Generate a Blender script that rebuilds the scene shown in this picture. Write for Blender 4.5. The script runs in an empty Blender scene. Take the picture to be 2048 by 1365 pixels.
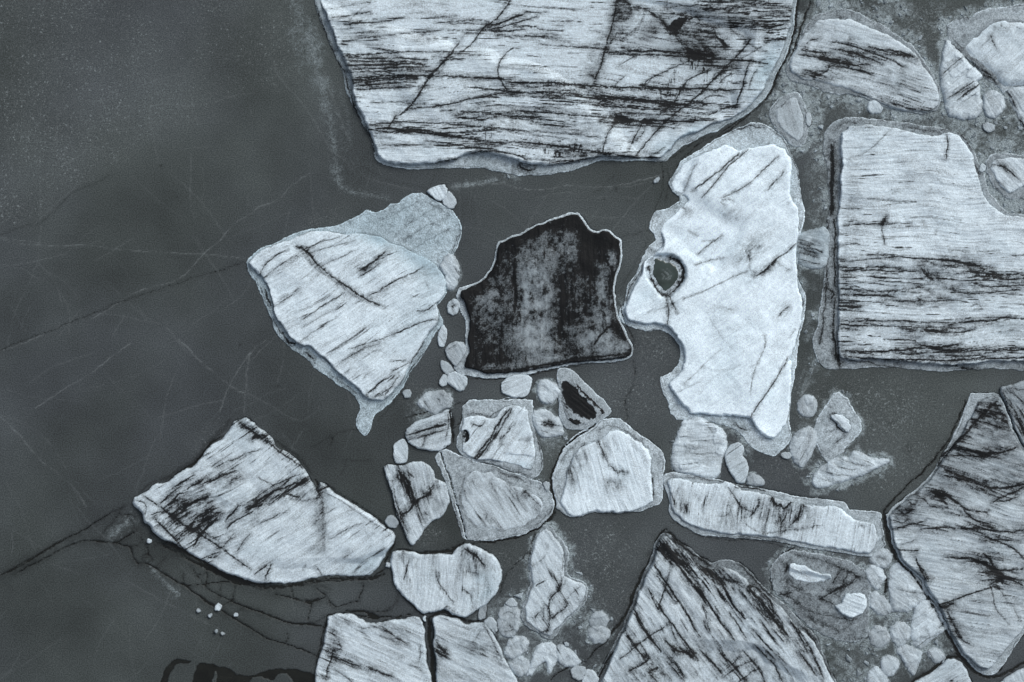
import bpy, math
import numpy as np

# ------------------------------------------------------------------ camera, sky, sun, exposure
S = 0.1                                    # metres per survey unit (2048 units across the view)
CX, CY = 1024.0, 682.5
scene = bpy.context.scene
cam_d = bpy.data.cameras.new("camera")
cam = bpy.data.objects.new("camera", cam_d)
scene.collection.objects.link(cam)
cam.location = (0.0, 0.0, 600.0)
cam.rotation_euler = (0.0, 0.0, 0.0)
cam_d.sensor_width = 36.0
cam_d.lens = 36.0 * 600.0 / 204.8
cam_d.clip_start = 1.0
cam_d.clip_end = 30000.0
scene.camera = cam

SUN_EL, SUN_AZ = 42.0, 40.0                # light comes from the upper right (compass degrees from +Y)
world = bpy.data.worlds.new("World")
scene.world = world
world.use_nodes = True
wn = world.node_tree.nodes
wl = world.node_tree.links
wn.clear()
sky = wn.new("ShaderNodeTexSky")
sky.sky_type = 'NISHITA'
sky.sun_disc = False
sky.sun_elevation = math.radians(SUN_EL)
sky.sun_rotation = math.radians(SUN_AZ)
sky.air_density = 1.0
sky.dust_density = 4.0
sky.ozone_density = 1.0
bg = wn.new("ShaderNodeBackground")
bg.inputs[1].default_value = 0.104
wo = wn.new("ShaderNodeOutputWorld")
hs = wn.new("ShaderNodeHueSaturation")            # high thin overcast: the sky is greyer than a clear one
hs.inputs["Saturation"].default_value = 0.35
wl.new(sky.outputs[0], hs.inputs["Color"])
wl.new(hs.outputs[0], bg.inputs[0])
wl.new(bg.outputs[0], wo.inputs[0])
sun_d = bpy.data.lights.new("sun", 'SUN')
sun_d.energy = 1.5
sun_d.angle = math.radians(24.0)
sun_d.color = (1.0, 0.96, 0.9)
sun = bpy.data.objects.new("sun", sun_d)
scene.collection.objects.link(sun)
sun.location = (60, 60, 120)
sun.rotation_euler = (math.radians(90 - SUN_EL), 0.0, math.radians(180 - SUN_AZ))
scene.view_settings.view_transform = 'Standard'
scene.view_settings.look = 'None'
scene.view_settings.exposure = 0.0
scene.view_settings.gamma = 1.0
scene.view_settings.use_curve_mapping = False

# ------------------------------------------------------------------ numeric helpers
def _hash(ix, iy, seed):
    h = (ix.astype(np.int64) * 374761393 + iy.astype(np.int64) * 668265263 + seed * 974634777) & 0xffffffff
    h = ((h ^ (h >> 13)) * 1274126177) & 0xffffffff
    h = ((h ^ (h >> 15)) * 2246822519) & 0xffffffff
    return ((h ^ (h >> 16)) & 0xffffff) / float(0xffffff)

def vnoise(x, y, seed=0):
    ix = np.floor(x); iy = np.floor(y)
    fx = x - ix; fy = y - iy
    fx = fx * fx * (3 - 2 * fx); fy = fy * fy * (3 - 2 * fy)
    a = _hash(ix, iy, seed); b = _hash(ix + 1, iy, seed)
    c = _hash(ix, iy + 1, seed); d = _hash(ix + 1, iy + 1, seed)
    return (a + (b - a) * fx) * (1 - fy) + (c + (d - c) * fx) * fy

def fbm(x, y, seed=0, octv=4, gain=0.5):
    s = 0.0; a = 1.0; t = 0.0
    for o in range(octv):
        s = s + a * vnoise(x * 2.0 ** o + 17.3 * o, y * 2.0 ** o - 9.1 * o, seed + o * 7)
        t += a; a *= gain
    return (s / t - 0.5) * 2.0          # about -1..1

def sstep(a, b, x):
    t = np.clip((x - a) / (b - a), 0, 1)
    return t * t * (3 - 2 * t)

def P(s):
    return np.array([[float(v) for v in q.split(',')] for q in s.split()])

def chaikin(p, n=1, closed=True):
    for _ in range(n):
        if closed:
            q = np.roll(p, -1, 0)
            r = np.empty((2 * len(p), 2)); r[0::2] = p * .75 + q * .25; r[1::2] = p * .25 + q * .75
        else:
            a, b = p[:-1], p[1:]
            r = np.empty((2 * len(a), 2)); r[0::2] = a * .75 + b * .25; r[1::2] = a * .25 + b * .75
            r = np.vstack([p[:1], r, p[-1:]])
        p = r
    return p

def soften(p, c=.12):
    q = np.roll(p, -1, 0)
    r = np.empty((2 * len(p), 2)); r[0::2] = p * (1 - c) + q * c; r[1::2] = p * c + q * (1 - c)
    return r

def warp(X, Y, k=1.0):
    """the same wander everywhere, so neighbouring sheets still fit each other"""
    wx = fbm(X / 26, Y / 26, 11, 5, .66) * 4.6 * k
    wy = fbm(X / 26, Y / 26, 47, 5, .66) * 4.6 * k
    return X + wx, Y + wy

def poly_sdf(X, Y, p):
    """signed distance, positive inside"""
    d2 = np.full(X.shape, 1e18); ins = np.zeros(X.shape, bool)
    n = len(p)
    for i in range(n):
        x0, y0 = p[i]; x1, y1 = p[(i + 1) % n]
        ex, ey = x1 - x0, y1 - y0
        L = ex * ex + ey * ey + 1e-9
        t = np.clip(((X - x0) * ex + (Y - y0) * ey) / L, 0, 1)
        dx = X - x0 - t * ex; dy = Y - y0 - t * ey
        np.minimum(d2, dx * dx + dy * dy, out=d2)
        if y0 != y1:
            c = ((y0 > Y) != (y1 > Y)) & (X < ex * (Y - y0) / ey + x0)
            ins ^= c
    d = np.sqrt(d2)
    return np.where(ins, d, -d)

def line_dist(X, Y, p):
    d2 = np.full(X.shape, 1e18); T = np.zeros(X.shape); SG = np.zeros(X.shape)
    seg = np.hypot(*(p[1:] - p[:-1]).T); tot = seg.sum() + 1e-9; acc = 0.0
    for i in range(len(p) - 1):
        x0, y0 = p[i]; x1, y1 = p[i + 1]
        ex, ey = x1 - x0, y1 - y0
        L = ex * ex + ey * ey + 1e-9
        t = np.clip(((X - x0) * ex + (Y - y0) * ey) / L, 0, 1)
        dx = X - x0 - t * ex; dy = Y - y0 - t * ey
        q = dx * dx + dy * dy
        m = q < d2
        d2 = np.where(m, q, d2); T = np.where(m, (acc + t * seg[i]) / tot, T)
        SG = np.where(m, np.sign(ex * dy - ey * dx), SG)
        acc += seg[i]
    return np.sqrt(d2), T, tot, SG

def strokes(A, xs, ys, XX, YY, text, rag=1.0, halo=0.40, wob=1.0, taper=True, seed=3, thin=1.0):
    """adds traced dark (or pale) marks to array A; each line: width strength x,y x,y ..."""
    for k, ln in enumerate(t for t in text.strip().splitlines() if t.strip()):
        q = ln.split(None, 2)
        w, a = float(q[0]) * thin, float(q[1])
        p = chaikin(P(q[2]), 2, False)
        m = w * 2.5 + 10
        i0, i1 = np.searchsorted(xs, [p[:, 0].min() - m, p[:, 0].max() + m])
        j0, j1 = np.searchsorted(ys, [p[:, 1].min() - m, p[:, 1].max() + m])
        if i1 <= i0 or j1 <= j0:
            continue
        X = XX[j0:j1, i0:i1]; Y = YY[j0:j1, i0:i1]
        X2 = X + fbm(X / 9, Y / 9, seed + 31, 3) * 1.9 * wob
        Y2 = Y + fbm(X / 9, Y / 9, seed + 57, 3) * 1.9 * wob
        d, t, tot, sg = line_dist(X2, Y2, p)
        fil = fbm(t * tot / 13 + k * 3.7, d * sg / 1.5, seed + 17 + k, 4, .65)
        ww = w * 0.5 * .76
        if taper:
            e = np.clip(np.minimum(t, 1 - t) * tot / (8 + w * 3), 0, 1)
            ww = ww * (0.3 + 0.7 * np.sqrt(e))
        br = fbm(X / 7, Y / 7, seed + 91 + k, 3)
        d2 = d + (br * (0.5 + w * 0.2) + fil * (.8 + w * .30)) * rag
        core = sstep(ww + 0.9, ww - 0.7, d2)
        if w < 1.6:
            core = core * (w / 1.6)
        inten = np.clip(0.90 + (br * 0.6 + fil * .7) * rag, 0.1, 1)
        v = a * np.maximum(core * inten, halo * np.exp(-(d / (w * 1.5 + 2.0)) ** 2) * np.clip(.7 + br + fil * 1.2, 0, 1))
        sub = A[j0:j1, i0:i1]
        A[j0:j1, i0:i1] = sub + v * (1 - sub)

# ------------------------------------------------------------------ mesh helpers
def grid_mesh(name, px, py, Z, keep, col, mat, origin=(0.0, 0.0), strata=None):
    """keep: boolean per vertex that must be used; px,py in survey units (2D arrays)"""
    cell = keep[:-1, :-1] & keep[1:, :-1] & keep[:-1, 1:] & keep[1:, 1:]
    used = np.zeros(keep.shape, bool)
    used[:-1, :-1] |= cell; used[1:, :-1] |= cell; used[:-1, 1:] |= cell; used[1:, 1:] |= cell
    idx = np.full(keep.shape, -1, np.int64)
    idx[used] = np.arange(used.sum())
    co = np.empty((int(used.sum()), 3), np.float32)
    co[:, 0] = (px[used] - CX) * S - origin[0]
    co[:, 1] = (CY - py[used]) * S - origin[1]
    co[:, 2] = Z[used]
    # image rows run downwards, so this winding faces up
    q = np.stack([idx[1:, :-1][cell], idx[1:, 1:][cell], idx[:-1, 1:][cell], idx[:-1, :-1][cell]], 1)
    me = bpy.data.meshes.new(name)
    me.vertices.add(len(co)); me.vertices.foreach_set("co", co.ravel())
    me.loops.add(q.size); me.loops.foreach_set("vertex_index", q.ravel().astype(np.int32))
    me.polygons.add(len(q)); me.polygons.foreach_set("loop_start", (np.arange(len(q)) * 4).astype(np.int32))
    me.update(calc_edges=True)
    at = me.color_attributes.new("surf", 'FLOAT_COLOR', 'POINT')
    c = np.ones((len(co), 4), np.float32)
    for k in range(len(col)):
        c[:, k] = col[k][used]
    at.data.foreach_set("color", c.ravel())
    if strata is not None:
        a2 = me.attributes.new("strata", 'FLOAT_VECTOR', 'POINT')
        v = np.zeros((len(co), 3), np.float32)
        v[:, 0] = strata[0][used] * S; v[:, 1] = strata[1][used] * S; v[:, 2] = strata[2]
        a2.data.foreach_set("vector", v.ravel())
    me.materials.append(mat)
    me.validate()
    return me

def link(o, parent=None):
    scene.collection.objects.link(o)
    if parent is not None:
        o.parent = parent
    return o

# ------------------------------------------------------------------ materials
class NT:
    def __init__(s, name):
        s.m = bpy.data.materials.new(name); s.m.use_nodes = True
        s.t = s.m.node_tree; s.t.nodes.clear()
        s.out = s.n("ShaderNodeOutputMaterial"); s.b = s.n("ShaderNodeBsdfPrincipled")
        s.t.links.new(s.b.outputs[0], s.out.inputs[0])
        tc = s.n("ShaderNodeTexCoord"); s.co = tc.outputs["Object"]
    def n(s, k, **kw):
        x = s.t.nodes.new(k)
        for a, v in kw.items(): setattr(x, a, v)
        return x
    def set(s, sock, v):
        if hasattr(v, "links") or hasattr(v, "is_linked"): s.t.links.new(v, sock)
        else: sock.default_value = v
    def math(s, op, a, b=0.5, clamp=False):
        x = s.n("ShaderNodeMath", operation=op, use_clamp=clamp)
        s.set(x.inputs[0], a); s.set(x.inputs[1], b); return x.outputs[0]
    def mr(s, v, a, b, c, d, smooth=False):
        x = s.n("ShaderNodeMapRange"); x.clamp = True
        if smooth: x.interpolation_type = 'SMOOTHSTEP'
        s.set(x.inputs[0], v)
        for i, q in enumerate((a, b, c, d)): s.set(x.inputs[i + 1], q)
        return x.outputs[0]
    def noise(s, scale, detail=2.0, rough=0.5, off=0.0):
        x = s.n("ShaderNodeTexNoise"); x.inputs["Scale"].default_value = scale
        x.inputs["Detail"].default_value = detail; x.inputs["Roughness"].default_value = rough
        if off:
            m = s.n("ShaderNodeMapping"); m.inputs[1].default_value = (off, off * 1.7, off * .3)
            s.t.links.new(s.co, m.inputs[0]); s.t.links.new(m.outputs[0], x.inputs[0])
        else:
            s.t.links.new(s.co, x.inputs[0])
        return x.outputs[0]
    def mix(s, f, a, b, mode='MIX'):
        x = s.n("ShaderNodeMix", data_type='RGBA', blend_type=mode)
        s.set(x.inputs[0], f)
        for i, v in ((6, a), (7, b)):
            if isinstance(v, tuple): x.inputs[i].default_value = (*v, 1)
            else: s.t.links.new(v, x.inputs[i])
        return x.outputs[2]
    def attr(s):
        a = s.n("ShaderNodeAttribute", attribute_name="surf")
        q = s.n("ShaderNodeSeparateColor"); s.t.links.new(a.outputs[0], q.inputs[0])
        return q.outputs[0], q.outputs[1], q.outputs[2], a.outputs["Alpha"]
    def grey(s, v):
        c = s.n("ShaderNodeCombineColor")
        for i in range(3): s.t.links.new(v, c.inputs[i])
        return c.outputs[0]
    def bump(s, h, strength, dist):
        b = s.n("ShaderNodeBump"); b.inputs["Strength"].default_value = strength; b.inputs["Distance"].default_value = dist
        s.t.links.new(h, b.inputs["Height"]); s.t.links.new(b.outputs[0], s.b.inputs["Normal"])

def ice_material(name, white, teal, ash, grain, rough=0.6, lined=1.0):
    """red = ash dirt, green = tone/2, blue = glassy blue ice; the strata attribute runs along the layers"""
    t = NT(name)
    r, g, b, al = t.attr()
    lv = t.math('MULTIPLY', al, 2.0)
    sa = t.n("ShaderNodeAttribute", attribute_name="strata")
    def snoise(sc, scale, detail, rg):
        m = t.n("ShaderNodeMapping"); m.inputs[3].default_value = sc
        t.t.links.new(sa.outputs["Vector"], m.inputs[0])
        x = t.n("ShaderNodeTexNoise"); x.inputs["Scale"].default_value = scale
        x.inputs["Detail"].default_value = detail; x.inputs["Roughness"].default_value = rg
        t.t.links.new(m.outputs[0], x.inputs[0]); return x.outputs[0]
    fine = t.noise(4.4, 0.0, .5)
    mid = t.noise(1.1, 4.0, .62, 9.0)
    lines = snoise((.30, 2.6, 1), 1.0, 3.0, .65)
    films = snoise((.10, .55, 1), 1.0, 4.0, .6)
    base = t.mix(b, white, teal)
    tone = t.math('MULTIPLY', g, 2.0)
    gr = t.mr(fine, .28, .72, 1.0 - grain, 1.0 + grain)
    md = t.mr(mid, .25, .75, .90 - .14 * (1 - lined), 1.10 + .12 * (1 - lined))
    ln = t.math('ADD', 1.0, t.math('MULTIPLY', lv, t.mr(lines, .3, .7, -.16, .09)))
    k = t.math('MULTIPLY', t.math('MULTIPLY', tone, gr), t.math('MULTIPLY', md, ln))
    base = t.mix(1.0, base, t.grey(k), 'MULTIPLY')
    # grey dust films between the layers
    fl = t.math('MULTIPLY', t.math('MULTIPLY', t.mr(films, .48, .74, 0.0, .55), lv), t.mr(fine, .3, .6, 1.2, .5))
    base = t.mix(fl, base, (0.085, 0.09, 0.095))
    nz = t.noise(3.4, 3.0, .75, 31.0)
    nn = t.math('ADD', t.math('MULTIPLY', t.math('SUBTRACT', nz, .5), .9), t.math('MULTIPLY', t.math('SUBTRACT', lines, .5), lv))
    e = t.math('ADD', r, t.math('MULTIPLY', nn, t.mr(r, 0.0, .35, 0.0, .95)))
    amt = t.mr(e, .05, .62, 0.0, .985)
    colr = t.mix(amt, base, ash)
    t.t.links.new(colr, t.b.inputs["Base Color"])
    t.b.inputs["Roughness"].default_value = rough
    t.b.inputs["Specular IOR Level"].default_value = 0.12
    t.bump(t.math('ADD', t.math('MULTIPLY', fine, .35), t.math('ADD', t.math('MULTIPLY', mid, 2.0), t.math('MULTIPLY', lines, .8 * lined))), .7, .07)
    return t.m

M_ICE = ice_material("glacier_ice", (0.635, 0.755, 0.845), (0.32, 0.47, 0.56), (0.0065, 0.007, 0.008), .13)
M_FOOT = ice_material("frozen_slush_rim", (0.57, 0.68, 0.76), (0.34, 0.47, 0.55), (0.008, 0.009, 0.010), .28, .7, .0)

def lake_material():
    """red = frost, green = hairline, blue = snow speckle, alpha = tone"""
    t = NT("frozen_lake_ice")
    r, g, b, al = t.attr()
    fine = t.noise(4.4, 0.0, .5)
    spk = t.noise(2.1, 3.0, .8, 5.0)
    clump = t.noise(.35, 3.0, .6, 15.0)
    big = t.noise(.035, 4.0, .55, 3.0)
    hue = t.noise(.022, 3.0, .5, 23.0)
    base = t.mix(t.mr(hue, .4, .62, 0, 1), (0.057, 0.069, 0.071), (0.060, 0.071, 0.079))
    k = t.math('MULTIPLY', t.math('MULTIPLY', t.mr(fine, .26, .74, .66, 1.34), t.mr(big, .3, .7, .72, 1.34)), t.math('MULTIPLY', al, 2.0))
    base = t.mix(1.0, base, t.grey(k), 'MULTIPLY')
    # snow grains: density follows the blue channel
    th = t.mr(t.math('ADD', b, t.math('MULTIPLY', t.math('SUBTRACT', clump, .5), t.math('MULTIPLY', b, .9))), 0, 1, .73, .47)
    sp = t.mr(t.math('SUBTRACT', spk, th), 0.0, .07, 0.0, 1.0)
    sp = t.math('MULTIPLY', sp, t.mr(t.noise(1.3, 2.0, .7, 88.0), .42, .62, .15, 1.0))
    base = t.mix(t.math('MULTIPLY', sp, .72), base, (0.28, 0.33, 0.35))
    spk2 = t.noise(5.0, 1.0, .6, 61.0)
    s2 = t.math('MULTIPLY', t.mr(spk2, .50, .66, 0, 1), t.mr(b, .15, .6, 0, .22))
    base = t.mix(s2, base, (0.22, 0.25, 0.26))
    # frost crust
    md2 = t.noise(1.4, 4.0, .7, 77.0)
    fr = t.math('ADD', r, t.math('MULTIPLY', t.math('ADD', t.math('SUBTRACT', spk, .5), t.math('SUBTRACT', md2, .5)), t.mr(r, 0, .3, 0, 1.0)))
    fc = t.mix(1.0, (0.27, 0.33, 0.36), t.grey(t.mr(fine, .28, .72, .62, 1.38)), 'MULTIPLY')
    base = t.mix(t.mr(fr, .08, .80, 0, 1), base, fc)
    base = t.mix(g, base, (0.27, 0.31, 0.33))
    t.t.links.new(base, t.b.inputs["Base Color"])
    t.b.inputs["Roughness"].default_value = .55
    t.b.inputs["Specular IOR Level"].default_value = 0.12
    t.bump(t.math('ADD', fine, spk), .35, .03)
    return t.m
M_LAKE = lake_material()

def water_material(name, colr, rough=.12):
    t = NT(name)
    c = t.mix(t.mr(t.noise(.25, 3.0, .6), .35, .65, 0, 1), colr, tuple(v * 1.9 for v in colr))
    t.t.links.new(c, t.b.inputs["Base Color"])
    t.b.inputs["Roughness"].default_value = rough
    if rough > .15:
        r, _, _, _ = t.attr()
        t.t.links.new(t.mix(r, c, (.34, .40, .42)), t.b.inputs['Base Color'])
    t.bump(t.noise(1.5, 2.0, .5, 4.0), .08, .05)
    return t.m
M_WATER = water_material("open_water", (0.0075, 0.0085, 0.0072))
M_POOL = water_material("melt_pool_water", (0.028, 0.040, 0.038), .2)

# ------------------------------------------------------------------ the floe builder
LEADS = [(hw, chaikin(P(q), 1, False)) for hw, q in (
 (2.0, "1192,848 1176,860 1157,874 1140,886 1127,897 1116,914 1108,932 1104,944 1102,956 1103,975 1106,991 1110,1002 1113,1014 1106,1028 1096,1040 1080,1056 1062,1064 1050,1070 1025,1078 1000,1083 975,1085 955,1087"),
 (3.6, "1768,1026 1772,1045 1776,1070 1780,1092 1788,1108 1800,1126 1815,1142 1830,1158 1846,1178 1856,1196 1866,1214"),
 (3.0, "1866,1214 1878,1234 1886,1256 1898,1276 1912,1294 1926,1322 1944,1340 1962,1352 1975,1358 2000,1352 2025,1338 2050,1322 2090,1300"),
 (2.6, "1818,1368 1840,1352 1862,1342 1880,1328 1895,1314 1910,1312 1925,1320"),
 (4.0, "858,1236 860,1252 859,1270 862,1290 864,1312 866,1335 868,1360 870,1400"),
 (2.4, "1597,0 1592,40 1585,80 1572,115 1558,145 1545,175 1532,200 1510,222 1480,240 1450,258"),
 (1.2, "1247,606 1240,625 1250,648 1262,668"),
 (1.1, "1008,800 1040,797 1066,799"),
 (1.6, "900,824 903,840 905,860 903,884"),
 (1.3, "880,905 892,940 904,970 914,1010 926,1050 934,1078"))]
GROUND = []                                # what each floe does to the lake ice around it

def floe(name, label, cat, out, top=None, h=1.2, w=10, ang=0, st=0.2, fine=0.3, zones=(), marks="", drip=(), clean=(),
         cuts=(), pits=(), tone=1.0, ftone=.60, blue=0.0, fblue=0.0, fash=0.0, ash=0.0, gap=0, apron=0, afr=.6, und=.35,
         group=None, seed=None, vw=3.2, rim=True, foot_marks="", fh=.16, bzone=(), tz=(), rings=True, ridge="", dirt_edge=0.0, black=(), inset=None, lin=1.0, smut=(), grow=0.0, fade=()):
    seed = seed if seed is not None else (sum(map(ord, label)) % 9973)
    outp = soften(P(out))
    GROUND.append((outp, gap, apron, afr))
    tops = None
    if top is not None:
        tops = [soften(P(q)) for q in (top if isinstance(top, (list, tuple)) else [top])]
    x0, y0 = outp.min(0) - 12; x1, y1 = outp.max(0) + 12
    step = 1.5
    x0 = max(x0, -160); y0 = max(y0, -160); x1 = min(x1, 2210); y1 = min(y1, 1530)
    xs = np.arange(x0, x1, step); ys = np.arange(y0, y1, step)
    X, Y = np.meshgrid(xs, ys)
    Xw, Yw = warp(X, Y)
    so = poly_sdf(Xw, Yw, outp)
    so = so + 1.6
    for hw, q in LEADS:
        if q[:, 0].max() > x0 and q[:, 0].min() < x1 and q[:, 1].max() > y0 and q[:, 1].min() < y1:
            so = np.minimum(so, line_dist(Xw, Yw, q)[0] - hw)
    if inset is not None:
        tops = []
        sb = so - inset[0]
        for z in inset[1:]:
            sb = sb - z[3] * np.exp(-((X - z[0]) ** 2 + (Y - z[1]) ** 2) / z[2] ** 2)
    elif tops is None:
        sb = so
    else:
        sb = np.max([poly_sdf(Xw, Yw, q) for q in tops], 0)
        sb = np.minimum(sb + grow + (fbm(X / 9, Y / 9, 93, 3) * 1.6), so)
    soft = apron > 0 and tops is None
    if apron > 0:
        jag = fbm(X / 8, Y / 8, 91, 4, .7) * 2.8
        so = so + jag
        if tops is None:
            so = so + 2.4
            sb = so
    ctr = outp.mean(0)
    org = ((ctr[0] - CX) * S, (CY - ctr[1]) * S)

    def snap(s):
        gy, gx = np.gradient(s, step)
        L = np.hypot(gx, gy) + 1e-6
        mv = np.where((s < 0) & (s > -step * 1.6), -s, 0.0)
        return X + gx / L * mv, Y + gy / L * mv

    # ---- dirt bands along the strata
    a = math.radians(ang)
    bend = fbm(X / 170, Y / 170, seed + 5, 2) * 16
    U = (X * math.cos(a) + Y * math.sin(a)); V = (-X * math.sin(a) + Y * math.cos(a)) + bend
    def nrm(n):
        return (n - n.mean()) / (n.std() + 1e-6)
    n1 = nrm(fbm(U / 70, V / vw, seed + 1, 4, .62))
    n2 = nrm(fbm(U / 24, V / (vw * .55), seed + 2, 3, .6))
    loc = np.full(X.shape, float(st))
    def zone_mask(z):
        cx, cy, rx, ry, rot = z[:5]
        r = math.radians(rot)
        dx = X - cx; dy = Y - cy
        u = (dx * math.cos(r) + dy * math.sin(r)) / rx; v = (-dx * math.sin(r) + dy * math.cos(r)) / ry
        return np.exp(-(u * u + v * v) * 1.1) 
    for z in zones:
        loc = loc + z[5] * zone_mask(z)
    th = 2.35 - 2.3 * loc
    A = sstep(th, th + 1.3, n1 + .45 * n2) * np.clip(.42 + .6 * loc, 0, .9)
    A = np.maximum(A, sstep(th + .3, th + 1.2, n2) * np.clip(loc, 0, .75))
    n3 = nrm(fbm(U / 120, V / (vw * 4.5), seed + 4, 4, .6))
    A = np.maximum(A, sstep(2.0 - 2.4 * loc, 3.6 - 2.4 * loc, n3 + .5 * n1) * .42)
    for z in drip:                                   # dirt washed down across the strata: cx,cy,rx,ry,rot,amt,angle
        b = math.radians(z[6])
        U2 = X * math.cos(b) + Y * math.sin(b); V2 = -X * math.sin(b) + Y * math.cos(b)
        nd = nrm(fbm(U2 / 34, V2 / 4.2, seed + 8, 5, .72))
        mk = zone_mask(z) * z[5] * np.clip(.75 + fbm(X / 24, Y / 12, seed + 9, 3) * 1.2, 0, 1.2)
        A = np.maximum(A, sstep(1.7 - 2.0 * mk, 3.4 - 2.0 * mk, nd) * np.clip(mk, 0, .75))
    A = A + ash
    for z in clean:                                  # patches where frost has covered the ash: ..., amount, mottle size
        mo = fbm(X / z[6], Y / z[6], seed + 33, 5, .7)
        A = A * (1 - np.clip(z[5] * np.minimum(1, zone_mask(z) * 1.5) * np.clip(.62 + mo * 1.15, 0, 1), 0, 1))
    if dirt_edge:
        A = np.maximum(A, dirt_edge * sstep(9, 0, sb) * sstep(-.1, .5, fbm(X / 14, Y / 14, seed + 77, 3)))
    for z in smut:                                   # soft grey soiling: ..., amount
        so_ = fbm(U / 16, V / 7, seed + 36, 5, .7)
        A = np.maximum(A, z[5] * np.minimum(1, zone_mask(z) * 1.3) * np.clip(.5 + so_ * 1.1, 0, 1))
    for q in black:
        A = np.maximum(A, 1.1 * sstep(-2.0, 2.5, poly_sdf(X, Y, chaikin(P(q), 1)) + 5 * fbm(X / 7, Y / 7, seed + 34, 4, .65)))
    if marks:
        strokes(A, xs, ys, X, Y, marks, seed=seed % 50)
    Am = np.clip(A, 0, 1)
    # ---- height
    wv = w * (.45 if not soft else 1.4) * (1 + .6 * fbm(X / 50, Y / 50, seed + 15, 2))
    prof = 1 - (1 - np.clip(sb / wv, 0, 1)) ** 3.0
    h = h * .62
    Z = h * prof
    rdg = 1 - np.abs(fbm(U / 85 + 3, V / 42, seed + 13, 3)) * 2
    Z = Z + prof * und * h * (1.55 * fbm(X / 75, Y / 75, seed + 12, 3) + .42 * rdg)
    Z = Z + prof * (0.022 * n1.clip(-2.5, 2.5) + .012 * n2.clip(-2.5, 2.5) + .04 * fbm(X / 10, Y / 10, seed + 20, 3))
    FD = np.zeros(X.shape)
    for z in fade:                                   # where the body slopes down into its own submerged shelf
        FD = np.maximum(FD, np.exp(-(((X - z[0]) * math.cos(math.radians(z[4])) + (Y - z[1]) * math.sin(math.radians(z[4]))) / z[2]) ** 2 - (((Y - z[1]) * math.cos(math.radians(z[4])) - (X - z[0]) * math.sin(math.radians(z[4]))) / z[3]) ** 2))
    Z = Z * (1 - .8 * FD)
    for c in cuts:                                   # a tilted face: ax,ay,bx,by,slope,maxdrop (drops on the right of a->b)
        ax, ay, bx, by, sl, mx = c
        L = math.hypot(bx - ax, by - ay)
        dd = -((X - ax) * (by - ay) - (Y - ay) * (bx - ax)) / L + fbm(X / 40, Y / 40, seed + 3, 2) * 6
        al = ((X - ax) * (bx - ax) + (Y - ay) * (by - ay)) / L
        lim = sstep(-25, 15, al) * sstep(L + 25, L - 15, al)
        Z = Z - np.clip(dd * S * sl, 0, mx) * lim * prof
    Z = np.maximum(Z, .35 * prof)
    if ridge:
        R = np.zeros(X.shape)
        strokes(R, xs, ys, X, Y, ridge, rag=.2, halo=.9, taper=True)
        Z = Z + R * .55 * prof
    Z = Z - Am * .07 * prof
    holes = np.zeros(X.shape, bool)
    for pt in pits:
        q = chaikin(P(pt[0]), 1)
        sp = poly_sdf(Xw, Yw, q)
        f = sstep(-pt[1], -1.0, sp)
        Z = Z * (1 - f) + 0.06 * f
        Am = np.clip(Am + pt[2] * sstep(-pt[1] * .8, -2, sp) * sstep(-.9, .3, fbm(X / 5, Y / 5, seed + 40, 4)), 0, 1)
    Z = np.where(sb > 0, Z + .04, -.2)
    T = tone * (1 + .05 * fbm(X / 60, Y / 60, seed + 60, 3) + .022 * n2)
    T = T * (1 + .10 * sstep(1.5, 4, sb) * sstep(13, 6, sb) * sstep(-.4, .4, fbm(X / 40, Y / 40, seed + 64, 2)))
    if soft:
        vx = X + fbm(X / 15, Y / 15, seed + 3, 3) * 6; vy = Y + fbm(X / 15, Y / 15, seed + 4, 3) * 6
        best = np.full(X.shape, 1e9); val = np.zeros(X.shape)
        for ox in (-1, 0, 1):
            for oy in (-1, 0, 1):
                gx_c = np.floor(vx / 17) + ox; gy_c = np.floor(vy / 17) + oy
                dd = np.hypot(vx / 17 - gx_c - _hash(gx_c, gy_c, seed), vy / 17 - gy_c - _hash(gx_c, gy_c, seed + 1))
                m_ = dd < best; best = np.where(m_, dd, best); val = np.where(m_, _hash(gx_c, gy_c, seed + 2), val)
        T = T * (.90 + .22 * val)
        Z = Z + prof * .22 * (val - .5)
        T = T * (1 - .16 * sstep(7, 0, sb)) * (1 + .14 * fbm(X / 12, Y / 12, seed + 66, 4))
    Am = np.clip(np.maximum(Am, (.22 if soft else .55) * sstep(1.9, .2, sb) * sstep(-.55, .2, fbm(X / 18, Y / 18, seed + 65, 3))), 0, 1)
    for z in tz:
        T = T * (1 + z[5] * zone_mask(z))
    Am = np.clip(Am + fine * .16 * np.clip(n2 * .6 + n1 * .5 + fbm(X / 45, Y / 45, seed + 61, 3) * 1.6 - .1, 0, 2.2), 0, 1)
    B = np.clip(blue + .18 * fbm(X / 50, Y / 50, seed + 70, 3), 0, 1)
    T = T * (1 - .10 * FD)
    B = np.clip(B + .75 * FD, 0, 1)
    Am = Am * (1 - .6 * FD)
    for z in bzone:
        B = np.clip(B + z[5] * zone_mask(z), 0, 1)
    px, py = snap(sb)
    keep = sb > -step * 1.5
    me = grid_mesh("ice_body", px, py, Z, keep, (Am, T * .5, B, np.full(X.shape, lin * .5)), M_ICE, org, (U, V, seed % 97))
    if tops is None:
        root = bpy.data.objects.new(name, me)
        root.location = (*org, 0)
        link(root)
    else:
        root = bpy.data.objects.new(name, None)
        root.empty_display_size = 1.0
        root.location = (*org, 0)
        link(root)
        link(bpy.data.objects.new("ice_body", me), root)
        # ---- the low rim of refrozen slush the body stands in
        fA = np.full(X.shape, float(fash)) + .22 * np.clip(fbm(X / 6, Y / 6, seed + 79, 4, .7) * 2, 0, 1) + .14 * np.clip(fbm(X / 20, Y / 20, seed + 80, 4) * 2, 0, 1)
        rg = fbm(X / 22, Y / 22, seed + 81, 3)
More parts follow.
